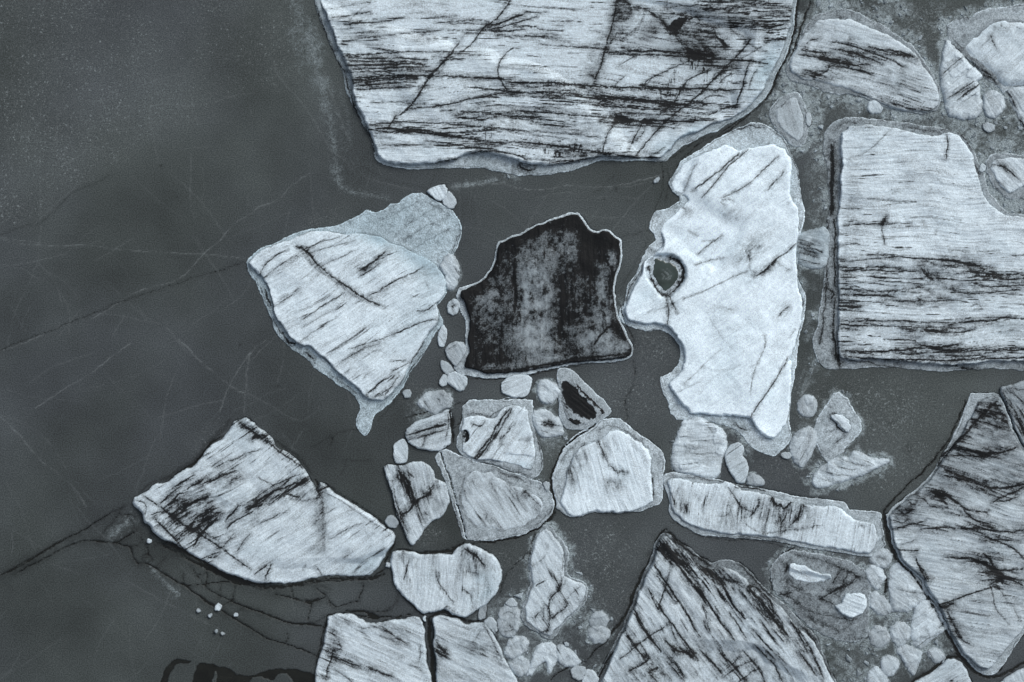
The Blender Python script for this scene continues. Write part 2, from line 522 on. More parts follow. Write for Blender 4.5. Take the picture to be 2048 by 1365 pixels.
        if rings:
            for k, (r0, s0) in enumerate(((3.2, .42), (10.0, .20))):
                dd = np.abs(so - r0 - rg * 2.8)
                fA = np.maximum(fA, s0 * sstep(1.5, .2, dd) * sstep(-.35, .35, fbm(X / 30, Y / 30, seed + 83 + k, 2)))
            fA = np.maximum(fA, .30 * sstep(-3.0, -.5, sb) * sstep(-.5, .4, fbm(X / 16, Y / 16, seed + 88, 3)))
        if foot_marks:
            strokes(fA, xs, ys, Xw, Yw, foot_marks, seed=seed % 50)
        fA = np.clip(fA, 0, 1)
        fT = ftone * (1 + .18 * fbm(X / 28, Y / 28, seed + 90, 4))
        fT = fT + rim * .34 * sstep(3.4, 1.2, so) * sstep(-.7, 0, fbm(X / 25, Y / 25, seed + 95, 2))
        fZ = fh + .05 * fbm(X / 9, Y / 9, seed + 91, 3) + .10 * sstep(12, 2, so) * 0 + .12 * sstep(-14, 0, sb) - fA * .06
        fZ = np.where(so > 0, fZ, -.2)
        fB = np.clip(fblue + .2 * fbm(X / 40, Y / 40, seed + 97, 3), 0, 1)
        px, py = snap(so)
        fkeep = (so > -step * 1.5) & (sb < 6)
        fm = grid_mesh("slush_rim", px, py, fZ, fkeep, (fA, fT * .5, fB, fA * 0), M_FOOT, org, (X, Y, seed % 97))
        link(bpy.data.objects.new("slush_rim", fm), root)
    root["label"] = label
    root["category"] = cat
    if group:
        root["group"] = group
    return root

# ------------------------------------------------------------------ the large icebergs
floe("iceberg", "huge white iceberg with long black ash bands, cut by the upper edge of the photo", "iceberg",
 "615,-90 630,-20 633,10 640,35 650,62 662,95 676,122 688,150 693,185 704,212 722,240 736,262 747,292 752,318 764,328 790,335 835,339 870,335 920,334 960,335 1000,342 1035,350 1080,352 1120,345 1160,335 1200,321 1225,320 1245,324 1270,321 1300,323 1330,324 1345,308 1368,290 1385,284 1408,270 1432,262 1450,248 1490,232 1518,214 1534,192 1552,150 1574,110 1590,62 1597,0 1606,-90",
 "636,-90 640,0 652,30 664,60 670,85 684,112 694,135 702,160 706,195 720,228 738,262 750,290 756,312 768,325 800,331 855,329 905,323 935,309 965,304 1010,313 1050,329 1100,334 1150,326 1200,315 1240,318 1280,318 1322,319 1340,300 1350,285 1362,276 1395,266 1425,248 1460,238 1492,222 1520,190 1543,148 1565,100 1580,50 1588,0 1598,-90",
 smut=((1400,95,60,40,35,.62),(1245,40,24,50,10,.6),(1300,60,50,20,-40,.5),(1490,30,100,36,0,.5),(1100,175,120,14,2,.55),(1190,120,26,60,15,.4),(770,135,110,30,0,.16),(1080,240,200,26,4,.35),(1150,300,110,22,4,.4),(960,240,60,60,-20,.3),(1350,200,120,40,0,.35),(720,60,70,40,0,.25)), h=2.2, w=11, ang=2, st=.20, fine=.8, vw=2.4, tone=1.03, lin=1.25, ftone=.70, fblue=.25, seed=101,
 zones=((850,262,110,14,4,.35),(700,90,60,60,0,.15),(1180,290,180,30,4,.25),(1560,60,40,60,0,.3),(1240,190,300,22,3,.35),(1220,60,60,60,0,.05),(900,262,160,14,4,.30),(1130,205,240,16,2,.3),(1330,220,150,30,3,.25),(1080,300,160,20,5,.35),(1500,35,110,50,5,.62),(720,50,120,40,-12,.12),(1040,70,90,20,0,.25),(1480,150,60,60,0,.22),(1000,245,120,40,2,.18)),
 drip=((1120,175,90,16,0,.95,92),(1030,165,60,20,0,.5,94),(975,270,30,60,0,.6,84),(1130,300,100,22,0,.8,92),(1390,130,55,60,0,.9,92),(1345,180,60,40,0,.7,92),(1180,110,40,20,0,.6,95),(1430,160,50,50,20,.6,96),(1060,285,60,30,0,.5,90)),
 tz=((1395,92,50,30,40,-.55),(1240,28,20,20,0,-.55),(1222,70,12,34,15,-.45),(1300,60,46,14,-45,-.4),(1350,110,50,22,30,-.35),(1470,30,80,30,0,-.25),(1310,70,30,40,40,-.12),(1190,150,18,30,10,-.3),(940,290,80,14,-8,.05),(1450,100,40,30,0,-.1)),
 bzone=((1530,140,22,60,25,.6),(1375,272,40,10,-40,.5),(1325,295,25,16,-35,.35)),
 cuts=((1515,70,1470,235,.55,1.6),(1395,240,1300,330,.5,1.2),(1022,0,930,100,.35,.5)),
 black=("1336,56 1346,44 1356,38 1366,36 1378,34 1370,46 1362,56 1352,66 1342,62","1228,238 1240,232 1256,236 1268,242 1262,248 1240,246","1276,241 1296,238 1310,246 1298,252 1282,248","1440,84 1450,82 1454,96 1444,92"),
 clean=((1430,46,36,12,30,.9,20),(1470,92,36,22,30,.9,20),(1270,90,50,26,-15,.6,14),(1540,140,18,40,20,.9,14),(1330,300,40,16,-35,.8,14),(800,310,50,14,-5,.7,14)),
 marks="""
2.2 .9 690,112 730,111 770,108 828,104 902,106
3.1 .9 697,118 740,119 790,117 850,121
3.7 .9 699,133 760,131 820,129 852,131
2.5 .85 700,124 760,125 810,125
3.1 .9 702,141 760,138 815,135 850,137
1.9 .8 703,147 770,143 840,143 880,145
3 .95 705,158 776,152 834,154 893,154 960,157 1024,161
3 .95 706,163 776,157 830,156
2.2 .9 708,168 776,162 834,160
2.5 .85 708,175 740,172 761,169 800,167 828,166
2.5 .8 712,182 740,180 790,176 820,177
2 .85 664,38 702,31 740,26
2 .75 690,52 717,48 761,44 790,40 811,35
2 .8 843,38 870,36 913,32
1.8 .85 688,85 735,76 790,70 864,63 913,60 969,61 1024,64
2.2 .8 870,47 930,41 965,40 985,46
2 .7 895,49 940,47 980,52
3.5 .9 975,55 995,50 1024,38 1050,28
3 .85 985,59 1010,53 1040,44 1075,34
3 .8 990,66 1015,62 1050,60
2.5 .8 995,73 1030,75 1080,72 1120,76
2 .7 905,108 930,110 960,111
2 .7 865,115 900,118 925,122
2.2 .8 746,207 790,205 834,210 850,210
2 .85 823,218 878,215 937,201 985,190 1024,186
2 .7 860,212 900,211
2.5 .85 885,223 960,226 1024,234 1080,236
5 .9 912,235 935,238 965,241
3 .85 930,176 980,180 1040,186
2.6 .9 743,251 805,245 878,248 952,254 1024,261
4 .9 752,259 805,258 864,265 895,269
3.5 .85 790,263 840,266 900,274 960,281
2.5 .8 870,268 922,275 970,284 1010,290
2 .7 752,268 800,263 840,262
2 .6 753,276 790,279
2.6 .8 850,283 900,289 945,296 990,300
2.5 .9 878,324 922,318 946,306 981,302 1024,308 1050,318
2 .6 760,292 830,290 900,292
3 .9 1022,0 996,38 985,45 969,56 962,64 952,76 945,88 936,96 918,108
5 .75 919,85 905,106 896,117 880,135
8 .85 884,130 864,149 855,163 846,179
5 .9 846,179 836,194 823,211 810,225 793,234
3 .85 793,234 783,248 774,262
2.8 .8 1040,97 1024,97 1010,110 1000,125 994,141 998,158 1006,168 1010,176 1022,192
1.6 .6 940,60 925,75
3 .85 1235,0 1231,12 1229,30 1222,60 1215,80 1206,115 1203,129 1196,145 1190,158 1187,176
2.5 .9 1232,3 1243,2 1253,5 1259,12 1264,22 1256,30
3 .9 1272,17 1282,17 1293,20 1305,27 1312,34 1320,39 1328,46 1332,54
2.5 .7 1216,32 1235,28 1252,24
9 .95 1341,57 1348,48 1357,52 1364,47
7 .95 1352,64 1358,50 1366,40 1380,34
5 .85 1330,52 1340,60 1350,62
3.5 .9 1378,40 1388,33 1400,42
5 .9 1426,60 1432,72 1438,80 1446,84 1452,96
4 .85 1396,60 1404,66 1412,62 1420,68
7 .4 1240,60 1222,85 1208,110
14 .4 1350,70 1365,90 1380,105 1400,120 1425,130
18 .35 1390,75 1410,95 1425,112
14 .35 1235,15 1245,30 1230,45
10 .35 1290,20 1285,45 1262,70 1240,80
3.5 .95 1214,106 1240,103 1273,103 1346,104 1385,108 1425,117 1480,122 1536,129
3 .85 1216,110 1280,110 1370,113 1420,120
2 .8 1077,88 1100,92 1155,94 1210,98
2.4 .85 1024,54 1050,53 1070,55 1090,62 1126,61
2.2 .8 1024,36 1045,30 1055,26 1095,26
2 .7 1060,72 1100,78 1140,86
2 .6 1180,62 1210,68
3.5 .97 1024,166 1070,167 1112,167 1150,170 1188,173 1240,176 1288,177 1340,178 1405,179 1464,183
3 .9 1024,186 1060,187 1112,188 1150,190 1188,192 1240,196 1273,199 1320,203 1346,207 1376,211
5 .8 1190,196 1240,200 1290,203 1340,210
2.2 .85 1188,213 1230,215 1273,217 1346,223 1380,226 1417,228
3 .92 1024,223 1060,225 1097,226 1130,231 1171,234 1235,238
6 .95 1235,239 1260,240 1288,243 1310,243
3.5 .92 1300,242 1340,244 1390,243 1430,240
14 .85 1229,231 1242,236 1254,238
2.4 .8 1200,246 1245,249 1288,252 1330,254 1362,258
2 .7 1240,226 1300,229 1350,232 1400,236
2.2 .7 1024,262 1060,264 1097,266 1150,270 1200,277
4 .7 1082,250 1110,253 1140,254
4 .7 1024,238 1045,240 1068,242
2.6 .9 1024,285 1060,287 1097,290 1130,296 1171,302 1200,307 1230,311 1267,315
2.5 .8 1110,304 1140,309 1170,312
3 .8 1053,318 1090,324 1110,325 1150,322 1180,317 1214,313
2.5 .8 1100,330 1130,329 1160,324
2 .7 1267,315 1300,318 1320,318
3 .92 1500,79 1485,100 1469,117 1450,135 1434,152 1415,172 1399,190 1377,208 1355,223 1335,242 1314,261 1294,285 1272,312
2.4 .85 1420,138 1398,150 1376,158 1362,180 1349,205 1335,217 1317,229
2.2 .8 1373,126 1350,134 1323,147 1300,158 1282,173
2 .7 1272,110 1255,122 1237,131
1.8 .6 1250,152 1235,165 1228,175
2.4 .85 1232,242 1226,254 1217,264 1210,285 1204,306
3 .85 1502,123 1494,136 1490,147 1487,162 1484,176 1476,196 1470,218
2 .7 1512,140 1500,160 1496,180
2.4 .8 1284,250 1272,268 1266,280 1259,300
3 .7 1290,258 1284,270 1272,282
2 .7 1330,295 1310,308 1295,316
3 .85 1430,160 1440,145 1470,140
3 .85 1415,232 1440,220 1455,215 1475,216
1.8 .6 1488,82 1510,98 1536,108
2 .75 1345,14 1360,12 1372,15 1390,14
2.2 .75 1340,28 1360,28 1372,30
3 .7 1334,0 1332,12 1334,20
2 .6 1390,50 1410,48 1424,53
4 .7 1398,5 1440,8 1480,3 1530,4
4 .65 1400,18 1440,22 1490,16
2.5 .7 1490,8 1520,10 1580,18
3 .7 1455,35 1462,50 1500,48 1540,45
2.6 .7 1500,60 1540,64 1575,58
2.6 .75 1536,60 1560,52 1582,44
2.2 .7 1530,78 1560,82 1574,80
4 .6 1460,55 1470,70 1500,78
2 .6 1475,120 1500,110 1530,90
2.5 .7 1440,168 1446,158 1460,150 1480,145
3 .6 1400,205 1420,190 1450,195
2 .55 660,18 700,12 740,3
6 .3 690,70 720,66 760,66
6 .25 860,60 840,75 830,90
3 .3 700,40 720,20 740,8
""",
 foot_marks="""
2.2 .9 633,8 645,50 660,90
3.5 .9 662,95 668,110 678,130 689,142
2.5 .85 690,145 694,165 700,190 712,225
2.5 .9 704,205 720,240 738,266 747,292 750,312
4 .5 640,50 646,60
6 .95 1041,334 1048,340 1058,343 1070,340
4 .8 1047,325 1060,328 1068,332
3 .7 1060,318 1080,322 1100,328
2.2 .6 976,320 982,316
""")

floe("iceberg", "white iceberg shaped like a face in profile, with a round melt pool for an eye", "iceberg",
 "1482,256 1500,247 1522,248 1545,258 1566,275 1580,300 1592,330 1600,362 1602,390 1611,430 1602,460 1597,500 1593,540 1598,565 1610,590 1610,625 1600,660 1594,690 1590,735 1587,760 1580,800 1577,840 1579,858 1584,875 1572,890 1556,905 1545,911 1520,902 1500,890 1488,872 1474,858 1440,848 1400,838 1375,838 1355,840 1342,828 1338,805 1328,785 1322,762 1322,757 1345,745 1356,730 1361,712 1358,690 1345,672 1330,662 1318,658 1300,662 1285,660 1265,656 1246,645 1236,635 1240,620 1250,600 1252,585 1256,572 1266,556 1282,530 1290,512 1296,492 1312,482 1306,468 1298,460 1303,445 1310,425 1335,420 1362,402 1358,392 1346,383 1338,368 1350,345 1364,322 1400,300 1430,280 1458,264",
 "1478,304 1498,298 1520,296 1543,292 1565,300 1580,318 1581,350 1577,385 1583,403 1594,420 1597,440 1594,470 1590,510 1592,550 1594,575 1600,600 1603,618 1599,640 1592,668 1580,700 1572,728 1580,722 1579,780 1574,830 1568,848 1556,866 1545,875 1530,872 1512,852 1506,835 1490,833 1440,828 1384,824 1366,810 1352,785 1340,768 1352,758 1366,742 1371,715 1366,690 1352,668 1332,648 1310,645 1285,646 1258,638 1250,622 1262,592 1274,570 1286,545 1290,528 1316,505 1328,495 1330,478 1322,462 1330,445 1350,430 1380,402 1376,392 1350,382 1345,370 1353,352 1368,330 1390,318 1420,305 1450,292",
 smut=((1500,500,44,22,-40,.42),(1465,430,26,16,0,.3),(1520,545,34,14,-30,.35),(1370,425,20,14,0,.3),(1440,615,40,10,10,.2),(1560,620,16,24,40,.25),(1335,620,16,26,0,.2)), grow=3.5, h=1.7, w=13, ang=-40, st=-.35, fine=.22, vw=3.4, lin=.35, tone=1.24, ftone=.92, fblue=.15, seed=202, gap=1.2,
 zones=((1500,480,50,30,-40,.28),(1545,395,14,30,25,.25),(1370,440,40,14,-20,.22),(1520,540,50,16,-25,.3),(1400,470,50,25,-30,.12)),
 tz=((1500,490,50,26,-40,-.10),(1385,430,40,14,-30,-.05),(1270,590,20,30,0,.04),(1530,820,30,60,0,.03)),  # shaded creases and brighter lit facets painted into the tone
 bzone=((1290,590,18,30,40,.25),(1450,760,60,50,0,.12),(1545,770,18,50,8,.1)),  # bluer tint painted on the facets as part of that shading
 pits=(("1300,524 1312,513 1330,512 1348,518 1362,530 1367,548 1362,566 1350,580 1334,592 1322,588 1308,570 1298,550 1295,538",9,.34),),
 cuts=((1494,462,1448,540,.5,.9),(1510,838,1573,715,.3,.5),(1394,320,1376,385,.5,.6)),
 marks="""
2.4 .95 1384,383 1395,373 1407,367 1425,352 1444,338 1460,322 1478,307
2.2 .9 1402,398 1420,378 1437,357 1448,342 1459,330 1478,315 1496,300
2.0 .85 1444,396 1462,388 1481,379 1500,366 1517,350 1537,330 1556,314
3.5 .8 1534,382 1545,368 1554,362 1560,352 1567,345
1.8 .8 1395,511 1418,490 1444,472
1.8 .75 1388,531 1415,523 1447,516
2 .75 1378,461 1386,466 1393,471
2.6 .8 1526,545 1538,532 1549,521 1562,512 1576,504 1590,487
1.6 .6 1406,484 1420,483 1428,481
2.2 .7 1444,400 1455,398 1465,402
2.2 .6 1442,408 1450,412
2.5 .6 1360,414 1372,420
1.6 .7 1366,598 1400,585 1432,571 1462,555 1493,544
1.2 .5 1295,625 1332,615 1366,598
3.0 .85 1512,552 1525,545 1539,535 1552,520
5 .9 1344,516 1358,525 1366,538 1367,552 1362,564
2 .7 1362,564 1354,576 1342,586
1.8 .8 1296,535 1300,552 1310,574 1324,590
2.4 .9 1331,591 1335,606 1337,622 1336,635 1334,648
2.4 .9 1339,595 1346,610 1354,628
3.5 .75 1556,632 1566,622 1576,613
1.5 .7 1527,671 1531,690 1525,705 1517,722 1510,735 1505,755 1500,775 1499,790
1.6 .5 1499,735 1505,730 1515,728
2.2 .9 1574,716 1566,732 1558,748 1551,759 1543,772 1534,784 1522,800 1514,812 1505,828 1500,836
1.3 .5 1352,786 1375,775 1402,762
2.2 .35 1368,768 1385,752 1402,735 1420,718 1440,700
5 .25 1368,768 1380,755
1.2 .4 1400,733 1430,742 1460,740 1478,730
6 .22 1435,617 1450,615 1470,622
1.8 .6 1580,674 1588,660
1.5 .5 1548,520 1560,530 1575,540
2 .5 1570,545 1582,538
1.2 .35 1420,640 1445,678 1460,695
5 .4 1360,400 1372,375 1380,350 1392,330
3 .3 1322,470 1330,490 1318,508
1.2 .35 1310,600 1330,520
2.4 .45 1488,500 1500,520 1496,540 1510,545
""",  # one broad faint stroke at the upper left paints crease shading
 foot_marks="""
2 .8 1250,600 1258,580 1270,560 1288,530
2.2 .8 1250,652 1275,662 1300,665 1320,661
3 .8 1463,262 1485,258 1500,250 1515,258 1530,256
8 .3 1500,258 1505,275
1.6 .9 1545,258 1566,278 1584,310 1594,335 1602,365 1606,400
1.6 .8 1593,570 1600,590 1608,615
4 .8 1470,845 1480,855 1495,860
2 .7 1580,860 1585,880
2 .5 1295,495 1312,505
""")

floe("iceberg", "square white iceberg with fine level ash streaks, cut by the right edge of the photo", "iceberg",
 "1652,262 1668,246 1695,236 1740,240 1800,246 1860,256 1896,262 1925,272 1943,295 1955,325 1968,352 1976,380 1996,408 2018,428 2050,430 2215,432 2215,742 2048,739 1980,736 1945,738 1900,742 1870,743 1830,740 1790,734 1750,734 1700,738 1652,737 1634,722 1625,690 1634,650 1644,600 1649,555 1652,500 1654,455 1660,400 1654,330 1645,290",
 "1679,268 1698,252 1738,248 1778,256 1832,268 1868,274 1896,266 1915,270 1932,286 1945,312 1953,345 1965,382 1984,412 2008,430 2048,434 2215,436 2215,722 2100,722 2048,724 1990,722 1950,728 1900,731 1850,729 1790,722 1740,718 1700,722 1680,716 1674,690 1677,640 1675,560 1675,490 1674,440 1681,380 1682,320",
 smut=((1920,560,140,36,3,.45),(1860,590,60,40,0,.45),(1850,660,200,26,0,.3),(1880,705,180,20,0,.42),(1690,560,20,80,0,.35),(1700,420,20,140,0,.18)), h=1.7, w=7, ang=1.5, st=.12, fine=.62, vw=2.3, tone=1.06, ftone=.62, seed=303, fash=.12,
 zones=((1960,560,150,32,3,.42),(1900,600,230,34,0,.28),(1850,690,240,24,1,.48),(1720,600,60,60,0,.2),(1760,470,100,40,0,.12),(1700,500,24,240,0,.20),(1860,655,200,20,0,.2),(1720,560,60,20,0,.2)),
 tz=((1900,590,120,30,0,-.10),(1940,700,80,16,0,-.12),(1684,380,6,110,0,.09)),  # last entry paints the lit strip of the left face into the tone
 marks="""
3 .9 1891,264 1893,275 1895,290 1892,303 1891,318
2.4 .45 1783,258 1765,275 1740,300 1718,312 1695,320
1.6 .8 1772,435 1765,448 1763,458 1765,470 1767,482 1768,492
5 .9 1771,436 1766,443 1763,448
2.4 .85 1735,510 1752,509 1790,512 1825,518 1880,520 1940,530 1990,536
2.2 .8 1688,450 1760,448 1820,448
2 .6 1680,418 1700,417 1720,418
2 .6 1786,385 1800,384
2.2 .7 1735,398 1770,402 1800,404 1830,404
2 .7 1678,492 1710,488 1720,490
2.4 .8 1678,523 1720,522 1740,518 1800,516
2.6 .85 1678,535 1720,537 1750,534 1800,536
2.6 .85 1680,542 1710,540 1780,543 1835,543
2 .7 1895,501 1935,502
2 .7 1955,503 1996,503
2.5 .85 2022,511 2048,512 2100,510
9 .75 1841,538 1850,548 1858,556 1864,560
9 .5 1848,522 1870,530 1890,535 1920,530 1950,532
12 .3 1845,530 1855,550 1880,560 1900,548
4 .8 1880,520 1920,524 1950,530 1968,540
3 .85 1929,544 1950,545 1975,549 2010,550 2060,551 2140,550
4 .8 1936,556 1960,552 1990,556 2020,560 2060,558
3 .8 1950,570 1980,575 2020,571 2080,572
3 .7 1890,575 1930,590 1980,585 2040,580
4 .75 1680,578 1720,582 1768,583 1800,580 1841,576
5 .7 1676,590 1720,592 1760,590 1790,594
3 .7 1745,555 1765,558 1775,561
3 .75 1680,556 1700,555 1712,557
4.5 .9 1675,611 1690,613 1716,616
2.5 .75 1755,601 1800,603 1860,602 1920,601
2 .6 1765,608 1780,612 1770,617
4 .6 1940,612 1955,608 1960,615
2.6 .85 1682,643 1755,642 1800,643 1829,645 1880,646 1926,645
4 .85 1926,645 1950,641 1975,644 1995,638 2012,636
3 .8 2012,637 2048,638 2110,638
2.2 .8 1676,651 1743,652 1823,655 1880,656 1926,657
4 .7 1678,658 1700,656 1710,660
3 .7 1818,662 1840,664 1860,660 1880,664
3 .7 1765,678 1800,680 1830,682
2.2 .75 1678,691 1720,690 1743,688
2.4 .75 1683,683 1700,681
4.5 .9 1682,701 1710,703 1743,704 1770,703 1792,701 1815,700 1841,695
4.5 .9 1836,690 1860,696 1890,694 1921,687
3.5 .9 1860,698 1890,702 1914,702 1960,701 2048,700 2140,700
3 .75 1850,660 1900,668 1950,660
4 .9 1688,712 1710,716 1733,717 1768,720 1820,719 1865,721
4 .9 1865,721 1900,722 1926,720 1970,718 2048,716 2140,716
5 .8 1745,722 1790,730 1830,735 1865,736
7 .8 1850,732 1880,735 1910,734
3 .8 1890,712 1920,714 1960,710
3.5 .75 1790,707 1820,710 1850,706
2 .5 1870,470 1873,460
2.4 .5 1845,445 1850,452
3 .45 1765,420 1775,424
""",
 foot_marks="""
8 .7 1660,290 1662,330 1664,370 1662,400 1660,430
5 .85 1664,300 1666,340 1662,380 1664,420
4 .8 1668,430 1670,480 1668,530 1670,580
5 .8 1652,575 1662,580 1668,590 1660,600
4 .8 1669,600 1666,640 1669,680 1672,712
1.8 .9 1655,440 1653,500 1654,560 1650,600 1646,650 1640,690
5 .8 1670,712 1678,720 1682,727
2.6 .8 1660,700 1675,715 1680,735
3 .6 1700,722 1760,730 1800,738
3 .8 1885,728 1930,738 1960,740
2.4 .7 1880,264 1900,258 1925,270 1945,300
3 .8 1950,330 1955,345 1960,350
4 .5 1670,262 1690,245 1720,245
3 .5 1800,252 1850,262 1880,268
""")

floe("iceberg", "black ash covered iceberg with a thin white rim, in the middle of the lagoon", "iceberg",
 "1158,427 1166,440 1174,452 1185,464 1195,467 1208,461 1220,463 1230,472 1241,482 1243,505 1240,530 1232,552 1227,580 1230,610 1234,635 1246,655 1256,675 1268,698 1264,712 1250,720 1225,723 1195,725 1160,727 1120,734 1085,742 1050,748 1010,753 970,757 945,754 925,750 908,738 918,718 932,700 933,665 930,640 918,615 912,592 918,578 935,572 955,566 972,552 985,534 990,515 992,495 998,485 1020,475 1045,465 1065,455 1085,446 1110,436 1140,428",
 None,
 inset=(3.6,(915,625,34,9),(925,742,34,14),(940,600,20,3),(1000,757,60,4)), dirt_edge=.95, h=1.6, w=8, ang=88, st=.0, lin=.1, fine=.5, ash=.93, tone=.50, ftone=.80, fash=.08, rim=True, seed=404, gap=3.2, rings=False, vw=6,
 clean=((1080,600,300,300,0,.30,7),(1068,610,40,110,2,.85,13),(1075,680,44,40,0,.8,12),(1140,600,60,100,0,.36,10),(1195,680,40,34,0,.85,16),(1205,600,22,70,-6,.7,14),(1120,485,40,34,0,.45,10),(1000,640,60,80,0,.34,9),(1222,525,14,22,0,.75,12),(1230,700,34,14,-10,.8,16),(1100,722,60,10,-6,.7,10),(1050,540,50,50,0,.4,9),(975,600,24,40,30,.4,9),(1010,735,60,8,0,.5,8)),
 marks="""
6 .9 995,500 1030,482 1070,464 1120,448 1150,442
5 .9 990,520 985,545 965,568 935,590
6 .9 930,610 936,650 938,690 934,720
4 .9 960,742 1020,742 1070,734 1120,724 1160,717 1220,712 1255,706
12 .9 1160,450 1172,480 1180,510 1178,540 1185,560
9 .9 1185,478 1200,482 1215,484
5 .9 1205,500 1210,520 1222,535 1225,550
5 .85 1228,648 1212,658 1200,672 1188,690
8 .8 1030,520 1028,560 1032,600 1026,640
14 .8 1125,560 1128,600 1122,640 1118,670
""")

floe("iceberg", "pointed white iceberg left of the black one, with a long dark crack across it", "iceberg",
 "494,522 508,508 530,494 552,488 575,473 600,465 622,459 645,456 672,451 700,442 720,432 733,423 752,427 772,421 780,409 800,409 808,400 818,391 830,387 845,387 858,394 872,404 890,413 906,423 918,440 923,456 920,480 912,500 903,515 892,525 884,545 890,556 894,568 889,590 878,603 872,612 880,628 886,650 878,655 868,668 856,690 846,708 836,726 822,742 802,780 783,804 766,818 752,828 746,840 742,858 732,873 722,864 712,852 715,838 722,822 720,808 712,795 700,786 690,776 672,764 655,748 640,742 628,735 620,722 602,708 588,700 578,690 560,676 546,655 545,640 534,615 528,598 520,580 510,560 498,545",
 "497,524 530,499 575,482 620,466 650,463 685,468 720,468 752,472 790,490 830,508 866,524 884,544 892,566 887,590 870,606 878,628 876,645 860,662 846,684 838,700 822,727 800,765 782,788 765,802 744,800 730,790 700,762 672,738 655,722 636,704 622,694 598,688 578,672 562,650 552,630 546,600 540,578 528,556 512,542",
 grow=2, fade=((835,505,95,34,38),(760,475,60,22,15)), h=1.6, w=9, ang=-31, st=.0, fine=.55, vw=2.6, tone=1.10, ftone=.92, fblue=.55, seed=505, gap=1.3,
 zones=((640,490,110,20,-25,.22),(600,600,80,60,-31,.10),(755,540,60,18,-35,.25),(740,660,70,20,-25,.2),(640,640,100,40,-31,.14),(740,780,50,20,-31,.3),(690,760,80,20,-30,.12)),
 tz=((810,640,60,40,-60,.03),(650,560,40,6,37,-.04)),  # last entry paints the shaded slope below the crack into the tone
 bzone=((830,650,40,60,25,.25),(860,590,30,40,0,.15)),
 marks="""
3.4 1.0 598,495 608,500 620,510 629,523 640,533 655,546 670,558 685,568 700,577 712,587 725,595 745,605 768,614
7 .3 605,508 625,530 650,550 690,578 720,598
5 .6 592,492 604,497 614,494
3.2 .9 739,591 756,584 768,576 791,562 810,554 827,547 847,535
2.2 .85 607,639 620,629 634,621 650,608 668,599 690,587
2.0 .7 708,610 725,600
5.5 .8 728,538 745,524 758,516 778,495
4 .7 716,538 733,536 750,525
3 .75 760,520 782,508 798,503
3 .7 716,556 735,545 755,532
3 .8 521,552 524,542 531,530 545,518 556,508 576,500
2.2 .7 530,556 545,543 565,527 595,511
2.2 .65 608,500 650,482 682,474
2.6 .55 617,510 650,497 690,488 710,482
2.2 .6 640,535 680,515 715,500
2.6 .7 560,600 575,592
3 .5 550,612 575,598 600,575
1.8 .6 596,687 640,656 676,635
1.8 .6 607,655 630,640 660,625 682,612
2.2 .7 642,653 660,643
2.6 .85 788,669 815,657 842,646 865,639 881,637
1.8 .7 698,698 730,689 760,680 785,670
2.2 .6 705,712 735,695 760,688
9 .45 745,705 755,700 765,702
2.2 .6 670,735 700,712 740,690
4 .9 732,790 742,782 750,776 761,764 783,752
3 .85 740,798 755,790 772,782
2.6 .8 786,742 800,736 815,727
2.6 .8 822,727 828,715 838,700 845,688 858,675 870,660 879,649
2 .7 777,725 795,721 815,722
2.4 .85 835,623 850,623 862,617 872,607
2.2 .6 850,552 860,548 872,545
1.6 .7 852,565 857,578
1.6 .5 822,592 840,594
2 .6 690,748 700,738
2 .6 728,755 740,745
3.4 .6 770,792 785,770 800,750
""",  # wide faint stroke beside the main crack paints its shaded lower-left slope
 foot_marks="""
5 .8 530,580 536,595 540,610
5 .8 572,680 582,686 592,690
7 .85 612,705 618,712 626,718
2.4 .8 546,640 560,665 580,688
1.6 .6 655,745 690,770 715,790
1.6 .5 640,712 680,745 720,775 740,795
2.4 .4 760,815 800,775 830,730 850,690
2.2 .35 720,840 740,825
2.2 .3 790,470 830,440 870,415
2.5 .35 800,485 850,455 900,430
3 .3 820,500 880,470 915,450
2 .3 750,445 800,425 840,400
2 .35 845,400 870,412 885,420
1.6 .6 895,545 905,500 922,460
3 .45 850,700 840,722 826,745
""")

